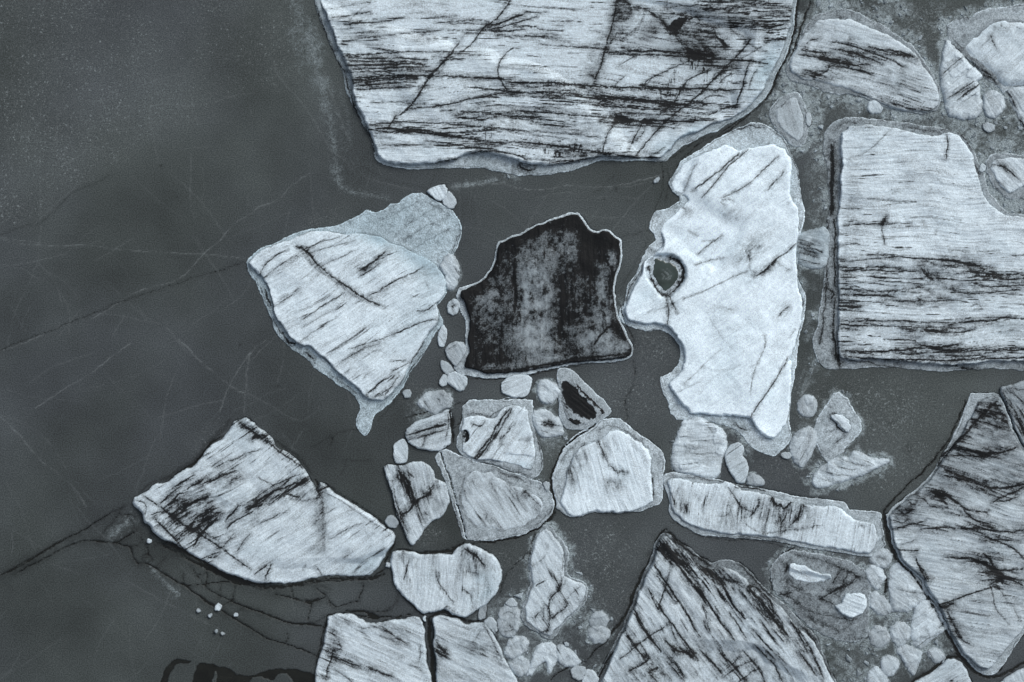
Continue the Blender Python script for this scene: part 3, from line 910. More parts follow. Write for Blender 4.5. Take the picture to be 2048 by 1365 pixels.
floe("iceberg", "white iceberg with broken black streaks and a crack, lower left in the thin grey ice", "iceberg",
 "476,842 490,836 504,842 520,856 532,865 545,876 550,890 560,898 578,908 596,922 604,935 610,942 618,955 628,970 636,978 641,966 650,970 665,982 690,998 712,1012 740,1030 765,1050 786,1066 790,1075 786,1090 774,1102 768,1118 756,1134 740,1148 712,1152 680,1150 650,1151 620,1158 580,1164 540,1167 512,1165 490,1158 470,1150 445,1142 425,1130 400,1116 378,1104 360,1094 345,1084 320,1076 304,1062 300,1050 288,1044 284,1028 276,1016 266,1006 268,996 280,990 295,982 310,970 330,966 345,958 362,946 385,934 402,918 415,900 425,890 445,880 458,862 468,845",
 smut=((370,1035,70,45,-33,.5),(430,965,80,30,-30,.3),(520,1005,80,26,-30,.35),(640,1020,16,70,0,.42),(545,885,70,14,38,.45),(430,1085,60,40,-30,.3),(600,985,60,20,-10,.3)), h=1.9, w=16, ang=-33, st=.06, fine=.6, vw=3.4, tone=.96, lin=.9, seed=606, gap=2.4,
 zones=((380,1040,90,50,-33,.42),(430,950,100,40,-33,.25),(520,1010,90,26,-30,.35),(420,1090,80,50,-33,.20),(540,880,80,24,40,.35),(600,960,40,30,0,.2),(470,1130,60,20,-40,.25),(330,1000,40,30,0,.25)),
 tz=((430,985,40,20,0,.09),(640,1040,14,60,0,-.2),(690,1070,50,22,10,.08),(620,1090,60,30,0,.06),(600,1000,30,30,0,.04)),  # brighter entries paint lit facets into the tone; the darker one is stain
 bzone=((740,1130,50,25,-25,.3),(480,860,30,40,40,.15)),
 cuts=((556,1112,700,1115,.35,.8),(700,1115,770,1095,.55,1.0),(430,990,470,1010,.3,.4)),
 marks="""
2.8 .95 288,990 305,1003 323,1014 346,1034 364,1047 382,1058 400,1068 417,1078 433,1089 449,1099 475,1119 502,1138
2.8 .95 311,1034 320,1047 332,1058 342,1068 352,1078 367,1098
4 .95 402,970 418,963 434,958 446,950 455,946 466,943 475,941
4.5 .9 376,979 383,972 400,965 414,954
4 .9 345,978 356,970 370,962 390,950
3.5 .8 330,1000 345,985 362,972
2 .85 428,935 448,926 464,920 481,914 500,905 522,899
6 .9 465,960 474,957 484,952
2.4 .8 549,970 565,964 581,955 610,946
7 .95 499,1019 508,1014 519,1011 525,1008
6 .85 499,1017 512,1006 528,993 545,984 566,976
4 .8 566,978 585,968 610,962
4 .8 540,1002 560,990 590,975 615,960
5 .9 575,988 586,992 601,995
2.6 .7 516,954 530,963 549,970
4.5 .9 452,1043 460,1032 467,1025 478,1011
5 .85 392,1058 402,1048 411,1040 430,1028 443,1024
5.5 .9 388,1093 396,1078 405,1066 414,1056 423,1049 435,1034
7 .85 368,1010 385,1006 405,999 417,993
7 .85 350,1036 366,1022 380,1008 402,998
8 .7 340,1010 352,1003 364,998
3.5 .8 340,1015 350,1000 356,990 368,985
3.5 .8 322,1005 332,998 345,990
3 .85 386,1045 400,1030 415,1020 428,1012
4 .85 360,1075 370,1062 385,1058 400,1062
3.4 .9 475,841 486,850 496,856 506,863 516,870 526,878 537,885
3 .8 537,885 550,896 566,908 580,917 595,926 606,936
4 .8 505,880 514,872 508,865
3.5 .8 482,853 495,858 510,857
5 .9 505,876 516,873 525,868 535,874
10 .30 640,976 644,1000 646,1020 650,1050 648,1080 650,1105
3 .9 632,968 636,982 640,990
5 .85 640,980 650,975 660,975
2.2 .75 519,1049 535,1040 551,1032 565,1026 578,1024
2.4 .8 472,1105 482,1092 490,1080 501,1068
2.2 .75 448,1093 458,1080 469,1067
4 .9 510,1149 522,1138 534,1130
3.6 .9 530,1160 536,1145 543,1128
4 .85 634,1136 640,1143 643,1148
6 .9 418,1116 428,1115 436,1112
2.2 .7 395,1056 420,1070 440,1082
2.2 .7 660,1078 685,1065 706,1052 725,1046
1.6 .6 708,1145 718,1130 735,1117 752,1108 770,1098
2 .55 690,1115 700,1108
1.8 .6 606,1140 612,1128
3 .7 270,1000 285,1003 295,1010 292,1030
3.4 .8 302,1030 315,1025 330,1022
2.2 .6 355,1050 370,1052 380,1050
3 .6 596,1000 610,1002 640,995
3 .9 405,1040 412,1030 420,1022
3 .8 455,1056 470,1040 480,1036
2 .6 650,985 690,1005 730,1035 775,1062
""")

floe("iceberg", "triangular dirty white iceberg with steep black streaks, apex up, at the bottom edge", "iceberg",
 "1326,1066 1336,1069 1348,1080 1362,1090 1376,1094 1388,1102 1400,1114 1410,1122 1424,1128 1440,1120 1458,1122 1480,1128 1490,1136 1502,1146 1514,1162 1530,1176 1545,1192 1562,1204 1576,1216 1592,1232 1606,1249 1622,1262 1632,1276 1642,1296 1650,1316 1660,1340 1671,1365 1700,1440 1170,1440 1188,1370 1200,1345 1212,1322 1222,1300 1229,1288 1240,1268 1248,1254 1256,1232 1262,1214 1270,1190 1280,1168 1290,1146 1302,1124 1306,1108 1307,1090 1314,1080",
 None,
 inset=(5,(1480,1135,50,14),(1400,1108,40,8),(1600,1240,60,8),(1200,1350,40,8)), smut=((1400,1120,70,24,30,.7),(1470,1170,60,26,40,.6),(1540,1230,110,20,48,.5),(1345,1100,40,30,20,.6),(1440,1330,120,40,20,.42),(1300,1340,60,40,0,.42),(1390,1150,50,40,50,.4),(1600,1290,60,20,60,.5)), h=2.4, w=9, ang=53, st=.16, fine=.6, vw=3.2, tone=.90, ftone=.48, fash=.22, seed=707, gap=3.6,
 zones=((1400,1150,90,34,48,.45),(1480,1230,160,18,50,.35),(1560,1280,140,16,52,.35),(1340,1240,100,50,55,.16),(1460,1340,70,30,45,.35),(1310,1340,60,40,0,.15),(1350,1100,40,20,20,.3)),
 tz=((1450,1310,60,26,10,-.10),(1480,1240,60,12,50,.08),(1570,1290,70,14,55,.08),(1410,1120,40,16,40,-.25)),
 cuts=((1405,1280,1510,1284,.5,1.0),(1510,1284,1610,1345,.5,1.0)),
 marks="""
4.5 .97 1308,1129 1320,1148 1332,1166 1346,1186 1361,1207 1373,1228 1385,1250 1400,1274
3.2 .8 1312,1150 1330,1175 1350,1205
2.2 .9 1342,1117 1338,1140 1332,1168 1325,1190 1317,1214
5 .9 1322,1100 1335,1115 1344,1117 1358,1134 1371,1151 1385,1170 1400,1188 1410,1205
4 .8 1340,1106 1360,1125 1380,1150 1400,1170
4.5 .9 1296,1176 1306,1198 1317,1219
4.5 .92 1265,1212 1275,1232 1284,1250 1298,1272 1310,1288 1322,1303
3.5 .85 1270,1228 1280,1250 1296,1270 1300,1280
3.5 .92 1248,1253 1255,1270 1262,1286 1275,1300 1288,1313
2.4 .85 1240,1318 1270,1292 1298,1272 1320,1258 1337,1248
3 .8 1256,1272 1266,1285 1272,1288
4 .9 1318,1214 1330,1230 1342,1245 1352,1258 1361,1274 1375,1290 1390,1312
4 .8 1330,1280 1345,1294 1361,1303 1380,1308
6 .85 1352,1298 1372,1304 1388,1316
3 .85 1254,1342 1280,1330 1300,1318 1290,1308
2.4 .7 1260,1290 1280,1285 1290,1300 1294,1312
13 .85 1300,1336 1308,1338 1314,1336
2.6 .8 1334,1310 1345,1325
5 .85 1342,1318 1355,1335 1365,1350
3 .8 1358,1340 1368,1354
4.5 .95 1400,1178 1412,1200 1424,1219 1437,1238 1448,1253 1460,1268 1468,1280
2 .8 1432,1218 1436,1236
5 .92 1412,1140 1430,1152 1444,1168 1453,1185 1460,1204 1475,1222 1490,1236
4 .8 1420,1150 1440,1190 1450,1205
8 .92 1502,1180 1516,1198 1531,1216 1541,1230 1550,1243 1562,1256 1574,1270
5 .9 1498,1170 1510,1172 1528,1188 1540,1205 1545,1222
3.4 .85 1502,1255 1518,1275 1535,1291 1552,1308 1569,1325
3 .8 1520,1240 1535,1262 1550,1285
3 .8 1458,1224 1475,1250 1492,1276
3.5 .85 1598,1303 1608,1318 1622,1335 1630,1350
2 .75 1405,1215 1415,1245 1418,1262
3 .75 1406,1240 1412,1256 1416,1258
3.6 .8 1510,1290 1528,1310 1545,1325 1556,1345 1566,1365
4 .85 1440,1308 1460,1325 1475,1340 1490,1360
3.5 .8 1400,1300 1412,1312 1430,1330 1445,1350
2.4 .7 1450,1352 1480,1330 1510,1320
2 .7 1440,1345 1465,1330 1480,1312
2 .7 1470,1370 1500,1345 1520,1335
4 .8 1530,1300 1550,1318
4 .8 1484,1300 1500,1318 1520,1340 1530,1365
7 .7 1315,1078 1325,1095 1345,1105 1370,1112
5 .7 1330,1090 1350,1112 1372,1130 1385,1150
8 .45 1390,1120 1420,1145 1450,1160 1480,1165
5 .8 1305,1098 1320,1102 1340,1098
3 .8 1400,1130 1425,1148 1445,1165
3 .7 1570,1230 1590,1255 1605,1285 1612,1300
5 .7 1590,1250 1615,1285 1630,1320 1645,1355
""",
 foot_marks="""
3 .9 1345,1076 1370,1096 1395,1112 1420,1130
2.4 .9 1480,1130 1500,1148 1520,1172 1545,1195
4 .8 1600,1250 1625,1275 1640,1310 1660,1350
5 .8 1190,1380 1205,1340 1225,1305
5 .8 1262,1240 1270,1215 1285,1180
""")

floe("iceberg", "leaf shaped iceberg with frayed black streaks, cut by the right edge of the photo", "iceberg",
 "1943,788 1962,789 1985,786 1998,792 2004,806 2012,822 2022,850 2034,878 2048,902 2080,950 2110,1040 2110,1130 2070,1220 2048,1262 2030,1290 2012,1322 1993,1346 1972,1354 1950,1338 1935,1322 1920,1306 1906,1286 1892,1262 1886,1238 1874,1214 1862,1196 1850,1180 1846,1164 1832,1150 1812,1140 1806,1126 1796,1108 1785,1092 1783,1062 1776,1046 1773,1030 1790,1012 1812,996 1832,982 1852,964 1869,940 1888,908 1900,884 1915,858 1926,832 1934,808",
 None,
 inset=(4.5,(1940,815,34,16),(1915,865,26,8),(1990,1340,40,10),(2010,1300,40,6)), smut=((1985,835,60,50,0,.7),(1900,895,50,26,-35,.6),(1950,905,90,22,-5,.5),(1960,965,110,30,8,.5),(1860,990,70,26,40,.6),(1800,1025,30,30,0,.5),(2000,1060,80,20,3,.4),(1985,1135,60,40,30,.5),(1900,1240,16,50,-35,.4),(1930,1130,60,16,0,.25)), h=2.0, w=9, ang=12, st=.10, fine=.7, vw=3.0, tone=.80, ftone=.66, lin=1.3, seed=808, gap=4.5,
 zones=((1960,900,110,24,-10,.35),(1960,965,110,22,8,.35),(1900,1005,60,24,35,.35),(2000,820,40,30,0,.35),(1830,1020,30,50,40,.35),(1960,1060,110,16,4,.25),(1990,1150,60,50,50,.35),(1980,1110,90,20,5,.2),(1990,1210,60,60,0,.1)),
 tz=((1900,1100,50,30,0,.06),(1960,1260,60,50,0,.03),(1990,850,70,70,0,-.34),(1900,960,60,40,-40,-.25),(2040,960,60,60,0,-.2),(1820,1010,30,40,40,-.3)),
 drip=((1975,850,50,50,0,.6,60),(2000,940,80,50,0,.5,10),(1850,1000,50,50,0,.45,50)),
 marks="""
6 .85 1993,802 1980,812 1966,827 1950,842 1938,859 1920,876 1901,896 1890,914
8 .8 1966,820 1980,828 2000,826 2012,830
4 .8 1975,815 1990,836 2008,840
5 .85 1895,890 1912,896 1929,900 1955,906 1984,908 2010,902 2030,895
5 .8 1900,910 1930,912 1960,914 1990,904
5 .9 1888,950 1905,955 1929,960 1952,968 1975,975 2010,976 2050,968 2090,962
6 .75 1886,938 1906,948 1930,955 1950,960
5 .8 1984,1004 2005,993 2025,985 2050,972
4 .8 1988,1003 2012,1002 2035,992
5 .85 1855,980 1868,984 1884,1000 1892,1010
4.5 .9 1869,983 1885,988 1901,996 1915,1008 1929,1019 1950,1022 1972,1024
4 .8 1880,980 1895,992 1910,1002
4 .85 1925,1020 1936,1030 1950,1042 1975,1046
4 .9 1840,1058 1856,1056 1880,1054 1906,1056 1930,1057 1952,1056
4.5 .9 1952,1056 1980,1060 2011,1065 2035,1062 2070,1056 2100,1058
2.6 .9 1782,1060 1800,1054 1825,1048 1850,1042
2.8 .9 1790,1100 1805,1100 1820,1101 1834,1099
3 .75 1961,1082 1985,1080 2011,1078 2040,1084
5 .8 1965,1072 1990,1082 2015,1090 2030,1100 2050,1120
4.5 .9 1888,1115 1905,1114 1920,1117 1938,1115 1952,1120 1970,1129
5.5 .9 1930,1124 1950,1122 1970,1129 1985,1138 1998,1147 2020,1158 2043,1170
5 .9 1965,1105 1978,1118 1990,1140 1998,1155 2003,1168
3 .85 1960,1145 1985,1142 2010,1140 2045,1138
3 .85 1958,1160 1985,1158 2012,1156 2040,1160
3 .8 1975,1170 1995,1160 2020,1172
3.2 .95 1874,1209 1890,1206 1906,1198 1930,1190 1952,1182 1975,1176 1993,1170
6 .8 1876,1212 1888,1214 1905,1206
2.2 .7 1979,1170 1984,1192 1988,1216 2002,1232 2016,1248
2 .6 1990,1168 2005,1188 2012,1205
2 .55 1940,1200 1985,1202 2040,1208
2 .6 2022,1210 2030,1225 2036,1240
5 .85 1828,1112 1835,1128 1842,1145 1852,1160
5 .8 1840,1135 1850,1145 1856,1160
2 .6 1830,990 1850,1000 1858,1012
5 .8 1815,1000 1822,1010 1830,1006
5 .75 1796,1020 1808,1030 1822,1020
3 .75 1785,1040 1800,1046 1815,1040
4 .8 1892,1222 1905,1250 1920,1272
6 .7 1905,1260 1922,1278 1940,1290
3 .6 1800,1090 1830,1080
""",
 foot_marks="""
5 .6 1905,888 1912,880 1920,885
7 .85 1895,900 1885,915 1875,930
4 .6 1850,970 1835,985 1815,1000
8 .6 1900,1260 1915,1280 1935,1300
4 .6 1880,1225 1895,1250 1910,1275
""")

floe("iceberg", "blackened wedge of ice with white cracks in the right edge, above the leaf shaped iceberg", "iceberg",
 "2002,776 2020,770 2048,762 2120,745 2200,740 2200,1100 2130,1060 2100,975 2068,925 2050,896 2038,874 2026,846 2014,818 2008,800 2002,786",
 h=1.5, w=9, ang=55, st=.15, fine=.9, ash=.10, vw=4, tone=.66, seed=909, gap=2,
 zones=((2040,800,60,30,60,.3),(2060,850,50,40,0,.25)),
 marks="""
4 .7 2012,782 2030,790 2048,808
4 .7 2020,776 2040,780 2060,778
4 .7 2018,800 2030,825 2048,855
4 .8 2036,840 2048,870 2070,910
3 .6 2004,780 2010,800 2020,830
""")

floe("iceberg", "rounded iceberg with brick-like black hatching, in the slush at the upper right", "iceberg",
 "1627,32 1650,25 1680,18 1700,20 1728,32 1750,44 1776,60 1800,76 1822,90 1840,112 1856,136 1868,158 1878,178 1880,205 1872,222 1850,228 1812,224 1780,216 1752,206 1722,192 1700,190 1672,188 1645,182 1620,170 1596,165 1578,160 1572,140 1580,118 1594,92 1608,60",
 "1640,46 1662,42 1682,44 1700,44 1722,54 1745,64 1775,76 1800,92 1822,108 1834,122 1846,142 1858,160 1868,178 1872,200 1866,214 1850,219 1812,217 1784,210 1758,198 1730,186 1700,176 1672,166 1648,160 1625,156 1600,152 1586,138 1590,112 1602,88 1618,66",
 smut=((1700,118,100,26,13,.4),(1640,150,60,14,0,.6),(1620,60,30,16,0,.35),(1800,160,50,26,20,.4),(1780,205,70,8,15,.5)), grow=7, h=.8, w=16, ang=13, st=.10, fine=.7, vw=3.2, tone=.88, ftone=.55, seed=111, apron=22, afr=.8, fash=.12,
 zones=((1710,115,110,26,13,.3),(1650,150,70,16,10,.25),(1830,205,60,14,14,.3)),
 drip=((1690,122,80,20,13,.6,102),(1650,150,40,14,0,.5,100)),
 tz=((1640,105,40,14,10,.05),(1765,186,40,8,22,.14)),
 marks="""
3 .95 1604,98 1625,104 1645,106 1660,107
3.2 .95 1665,84 1685,88 1700,92 1720,98 1741,106 1765,115 1788,124 1808,136
3.6 .95 1738,95 1755,100 1770,104 1790,110 1823,113
3.6 .95 1776,101 1795,104 1815,109 1832,117
3 .9 1595,110 1615,112 1640,116 1662,120 1700,126
3 .9 1676,100 1700,104 1718,111 1745,120 1760,128
3 .9 1656,133 1680,135 1700,140 1722,142 1744,151
3 .85 1640,118 1670,126 1700,132 1740,130
5 .85 1650,118 1660,120 1668,126
4 .85 1698,78 1704,81
3 .7 1612,88 1622,80 1640,78
7 .6 1628,152 1640,150 1656,140
3 .75 1700,106 1712,108 1730,112
2.2 .7 1805,118 1820,124 1830,128
2.6 .75 1784,185 1800,192 1830,202 1842,206
3 .75 1776,205 1800,212 1830,220 1860,222
1.8 .5 1804,136 1806,150
2 .5 1668,54 1674,64
""")

floe("iceberg", "smooth snowy iceberg mound in the upper right corner, above the jumbled slush", "iceberg",
 "1896,52 1906,42 1926,36 1942,36 1958,25 1985,18 2010,14 2048,10 2200,5 2200,180 2100,178 2048,172 2022,176 2005,186 1996,172 1980,162 1968,152 1960,142 1945,125 1925,112 1910,96 1898,86 1894,70",
 "1932,98 1945,82 1960,72 1975,60 1990,48 2005,46 2030,50 2048,52 2200,48 2200,172 2100,170 2048,166 2015,170 2004,160 1992,146 1975,134 1958,120 1940,110",
 grow=7, h=1.3, w=60, ang=-40, st=.03, fine=.3, tone=.98, ftone=.64, seed=121, apron=16, afr=.8, und=.5,
 tz=((1970,108,24,12,40,.12),(2030,80,40,30,0,-.06)),
 cuts=((1935,95,1990,150,.6,1.2),),
 marks="""
3 .5 1960,96 1972,86 1984,72
3 .6 1980,70 1985,85 1992,100
2.4 .5 1988,55 1996,62
3 .6 2000,50 2010,58
3 .5 2030,54 2040,60
""",
 foot_marks="""
2.2 .8 1898,84 1912,98 1930,116 1950,134 1964,150
8 .6 1945,125 1965,140 1985,155
5 .7 1970,150 1985,158 1995,168
2 .7 1906,42 1925,35 1945,36
4 .5 1905,75 1915,90 1925,100
""")

floe("ice_floe", "wedge of white ice with two slanting dark seams, below the snowy corner mound", "ice floe",
 "1894,80 1902,92 1914,106 1930,120 1944,136 1958,150 1964,154 1950,164 1958,176 1962,200 1962,222 1950,234 1928,238 1902,232 1893,214 1887,190 1882,165 1883,140 1886,112",
 h=.9, w=10, ang=-38, st=.1, fine=.6, vw=3, tone=.90, seed=131, apron=12, afr=.8,
 zones=((1915,125,24,10,-38,.4),(1935,180,40,12,-38,.4)),
 tz=((1935,200,20,30,0,-.12),),
 marks="""
3 .85 1898,196 1912,186 1928,176 1945,164
2.6 .7 1915,190 1930,180 1946,172
3 .7 1884,150 1900,135 1916,120 1924,116
2.4 .6 1890,128 1905,120
""")

floe("iceberg", "long narrow white iceberg lying nearly level, dark tufts along its upper side", "iceberg",
 "1326,954 1334,948 1346,945 1366,948 1385,952 1412,957 1440,961 1464,966 1487,972 1522,980 1557,986 1580,991 1604,995 1645,998 1686,1003 1692,1010 1697,1019 1712,1023 1733,1025 1752,1024 1761,1027 1764,1045 1768,1070 1770,1090 1760,1106 1742,1113 1715,1110 1680,1106 1640,1098 1600,1094 1575,1088 1548,1082 1515,1078 1480,1075 1450,1072 1430,1073 1408,1070 1388,1064 1365,1052 1346,1036 1338,1022 1340,1004 1332,985 1328,970",
 "1336,962 1348,958 1362,960 1390,968 1420,971 1440,970 1452,964 1470,970 1485,982 1510,986 1530,992 1550,998 1575,1004 1600,1012 1640,1014 1668,1012 1680,1018 1692,1030 1706,1042 1726,1047 1744,1048 1750,1062 1753,1080 1746,1098 1734,1106 1700,1101 1660,1094 1625,1088 1590,1082 1555,1075 1520,1070 1480,1066 1448,1064 1410,1058 1378,1046 1352,1028 1342,1004 1340,980",
 smut=((1550,1025,50,34,0,.42),(1600,1030,24,30,0,.45),(1480,1020,40,30,0,.28),(1360,1005,16,24,0,.35),(1450,1050,60,16,10,.25)), grow=3, h=1.0, w=12, ang=97, st=.08, fine=.6, vw=3.2, tone=1.0, ftone=.70, seed=141, gap=2.0,
 zones=((1540,1025,50,34,0,.42),(1600,1030,30,26,0,.35),(1480,1020,40,30,0,.18),(1360,1000,24,26,0,.25),(1440,1020,120,50,0,.05)),
 tz=((1660,1060,70,26,6,.06),(1390,975,50,7,5,.12),(1690,1030,30,7,30,.12),(1500,990,30,5,12,.1)),
 marks="""
3 .9 1455,973 1462,984 1470,996 1476,1008 1484,1018
3 .85 1468,972 1476,978 1484,972
4.5 .95 1544,993 1548,1004 1554,1012 1560,1008 1568,1018 1576,1012 1582,1004 1588,996
3.5 .9 1542,996 1546,1006
3.5 .85 1602,1012 1600,1026 1592,1038 1578,1052
4 .8 1575,1024 1566,1040 1560,1050
4 .8 1518,1000 1512,1014 1505,1028 1498,1034
3 .7 1538,1018 1534,1038 1528,1060
4 .6 1486,1012 1492,1020 1500,1024
3 .7 1560,1030 1562,1052 1558,1070
5 .6 1608,1000 1602,1008 1612,1014
1.8 .7 1530,1067 1555,1064 1580,1060 1610,1056 1645,1050
2.5 .7 1370,1010 1374,1016 1372,1024
4 .7 1374,1008 1370,1020
3 .7 1342,985 1344,998 1350,1005
2 .5 1355,985 1358,970
1.8 .5 1440,1033 1450,1034 1462,1020 1458,1008
2.4 .5 1392,990 1396,1000
2.4 .8 1720,1050 1726,1053
2 .45 1480,1040 1510,1062 1530,1070
2 .45 1550,1074 1565,1066 1580,1050
""",
 foot_marks="""
3 .9 1440,962 1487,973 1530,983
2.2 .7 1770,1060 1768,1090
2 .6 1480,1072 1520,1076 1560,1084
2 .6 1345,950 1385,957 1430,963
""")

floe("iceberg", "rounded white floe with a small black squiggle, south of the little black floe", "iceberg",
 "1196,846 1206,841 1220,839 1240,840 1252,848 1264,858 1280,870 1296,880 1312,892 1324,908 1330,926 1326,950 1324,975 1322,1000 1316,1008 1302,1014 1286,1020 1270,1023 1252,1024 1240,1027 1222,1024 1205,1026 1190,1023 1172,1030 1150,1035 1132,1030 1116,1016 1108,998 1103,975 1103,960 1108,936 1118,914 1132,890 1150,874 1170,860 1184,850",
 "1206,880 1222,866 1234,862 1248,866 1262,876 1278,886 1292,900 1300,914 1301,940 1302,970 1303,1000 1292,1010 1270,1018 1240,1025 1222,1022 1205,1025 1190,1021 1170,1028 1152,1033 1136,1026 1122,1006 1126,985 1132,965 1134,945 1146,920 1158,900 1172,895 1190,886",
 smut=((1152,930,16,40,25,.4),(1232,970,30,16,0,.35),(1205,895,14,36,-20,.3)), grow=3, h=.9, w=13, ang=68, st=-.1, fine=.5, vw=3.4, tone=1.10, ftone=.78, lin=.6, seed=151, gap=3.2,
 zones=((1150,935,20,40,20,.25),(1240,965,40,20,0,.18),(1215,890,40,20,60,.15)),
 tz=((1145,950,20,50,20,-.12),(1250,900,50,30,0,.05)),
 marks="""
2.8 .95 1219,932 1224,934 1227,940 1233,945
2.4 .9 1238,944 1244,941 1247,945 1253,946
3.4 .8 1196,881 1201,893 1207,907 1214,923
7 .3 1169,900 1170,915 1172,932
2.4 .5 1224,876 1232,890 1236,900
6 .35 1212,966 1225,962 1232,968
2.2 .45 1138,935 1142,950 1150,965
5 .35 1130,930 1140,950 1150,985
2 .5 1262,876 1268,884
2 .5 1268,890 1272,902
""",
 foot_marks="""
3 .7 1306,950 1308,975 1306,995
2 .6 1195,860 1225,850 1260,866 1300,900
2.4 .5 1120,925 1135,905 1160,885
2 .5 1138,940 1150,905 1175,885
""")

floe("iceberg", "bean shaped white floe with a small dirty hollow near its right end, lower centre", "iceberg",
 "787,1106 793,1103 805,1103 818,1106 830,1106 842,1111 860,1112 881,1109 898,1110 905,1108 908,1102 913,1096 922,1093 930,1089 940,1090 952,1096 962,1101 975,1106 984,1110 992,1118 998,1127 1003,1140 1003,1152 998,1172 988,1190 974,1206 958,1216 943,1226 930,1233 918,1232 903,1228 895,1222 888,1219 878,1222 870,1224 858,1224 848,1227 838,1220 831,1210 820,1202 808,1192 797,1180 788,1166 785,1148 781,1130 783,1114",
 smut=((948,1120,30,22,40,.5),(935,1140,24,20,0,.4),(820,1112,40,8,0,.3)), h=1.2, w=14, ang=98, st=.05, fine=.6, vw=3.2, tone=.92, seed=161, gap=3.0,
 zones=((950,1125,26,22,40,.35),(830,1125,40,20,0,.12)),
 drip=((985,1170,20,40,30,.5,60),),
 tz=((964,1160,10,7,0,.16),(960,1190,40,12,-30,.08),(935,1130,30,20,0,-.10),(815,1150,14,30,10,.06)),
 bzone=((975,1185,22,12,-40,.4),(965,1155,20,14,0,.3)),
 marks="""
3.4 .9 930,1096 938,1104 947,1108 956,1114 960,1120 966,1128 971,1133
2.4 .75 938,1102 950,1108
2.4 .85 878,1144 874,1156 878,1168 885,1176 892,1186 900,1196 908,1206
2 .8 924,1178 934,1184 942,1190 942,1202
1.8 .6 934,1184 948,1180
2.8 .85 818,1121 815,1135 812,1148 809,1160
1.8 .6 835,1118 830,1135
5 .5 934,1140 944,1146 954,1146
4 .4 925,1100 922,1112
2 .5 896,1215 906,1222 916,1224
3 .5 885,1222 890,1212 900,1214
2.4 .5 986,1135 992,1145
8 .25 870,1135 872,1155
2 .4 812,1106 818,1112
""")

floe("iceberg", "white floe with diagonal streaks at the bottom edge, left of the narrow dark lead", "iceberg",
 "656,1232 664,1232 675,1228 685,1231 700,1228 708,1230 714,1238 723,1240 730,1246 741,1247 754,1248 766,1247 787,1241 808,1238 829,1234 838,1236 845,1244 849,1256 850,1285 852,1310 854,1324 858,1338 862,1354 868,1375 872,1440 622,1440 630,1375 633,1340 640,1312 648,1288 653,1262 654,1245",
 smut=((665,1290,22,60,0,.42),(780,1262,50,14,25,.35),(715,1328,60,14,25,.3)), h=1.4, w=9, ang=23, st=.12, fine=.62, vw=2.8, tone=.93, seed=171, gap=3.0,
 zones=((780,1260,60,16,25,.35),(720,1325,70,20,25,.3),(655,1320,10,60,5,.4),(680,1250,30,20,0,.15),(830,1330,20,30,0,.25)),
 tz=((830,1270,10,40,0,.05),),
 marks="""
3.2 .85 668,1313 680,1318 692,1322 705,1328 719,1332
3 .7 672,1322 690,1326 710,1336
4 .9 741,1337 755,1342 767,1347 785,1353
2.6 .7 665,1336 690,1352 710,1368
3 .75 765,1253 778,1263 791,1274 802,1280 815,1286
2 .6 760,1270 780,1278 800,1290
3.2 .75 678,1283 684,1296 676,1300
2 .6 712,1258 725,1265 738,1275
3.5 .85 667,1300 663,1318 657,1332 654,1355
3 .7 635,1350 645,1356 652,1360
2.2 .5 722,1258 745,1253 768,1251
3 .6 840,1290 840,1310 838,1325
3 .7 800,1316 806,1314
4 .6 820,1330 835,1335 848,1345
5 .4 690,1240 698,1250
5 .4 664,1262 672,1275
2 .5 740,1360 760,1366
""")

floe("iceberg", "white floe with broad faint banding at the bottom edge, right of the narrow dark lead", "iceberg",
 "866,1238 870,1234 880,1232 888,1236 897,1236 908,1238 917,1238 924,1244 934,1247 945,1245 958,1245 967,1245 974,1254 984,1266 992,1280 1002,1300 1011,1322 1020,1338 1029,1352 1040,1375 1064,1440 872,1440 871,1372 873,1340 872,1310 868,1285 870,1262",
 smut=((884,1298,14,18,0,.6),(950,1296,60,12,20,.3),(985,1300,16,60,-28,.3)), h=1.3, w=9, ang=24, st=.05, fine=.7, vw=4.2, tone=.88, seed=181, gap=2.6,
 zones=((885,1300,12,16,0,.6),(960,1300,50,14,20,.14),(950,1360,60,16,20,.12)),
 tz=((950,1300,50,12,20,-.10),(920,1255,40,16,0,-.03)),
 marks="""
5 .8 873,1284 880,1294 888,1302 895,1308
4 .75 872,1298 880,1310 892,1312
3.4 .35 940,1290 960,1297 980,1300
1.6 .6 961,1262 955,1270 950,1280
3 .8 870,1320 875,1330
3 .4 960,1340 975,1350 985,1365
2.4 .7 968,1250 985,1280 1003,1318
""")

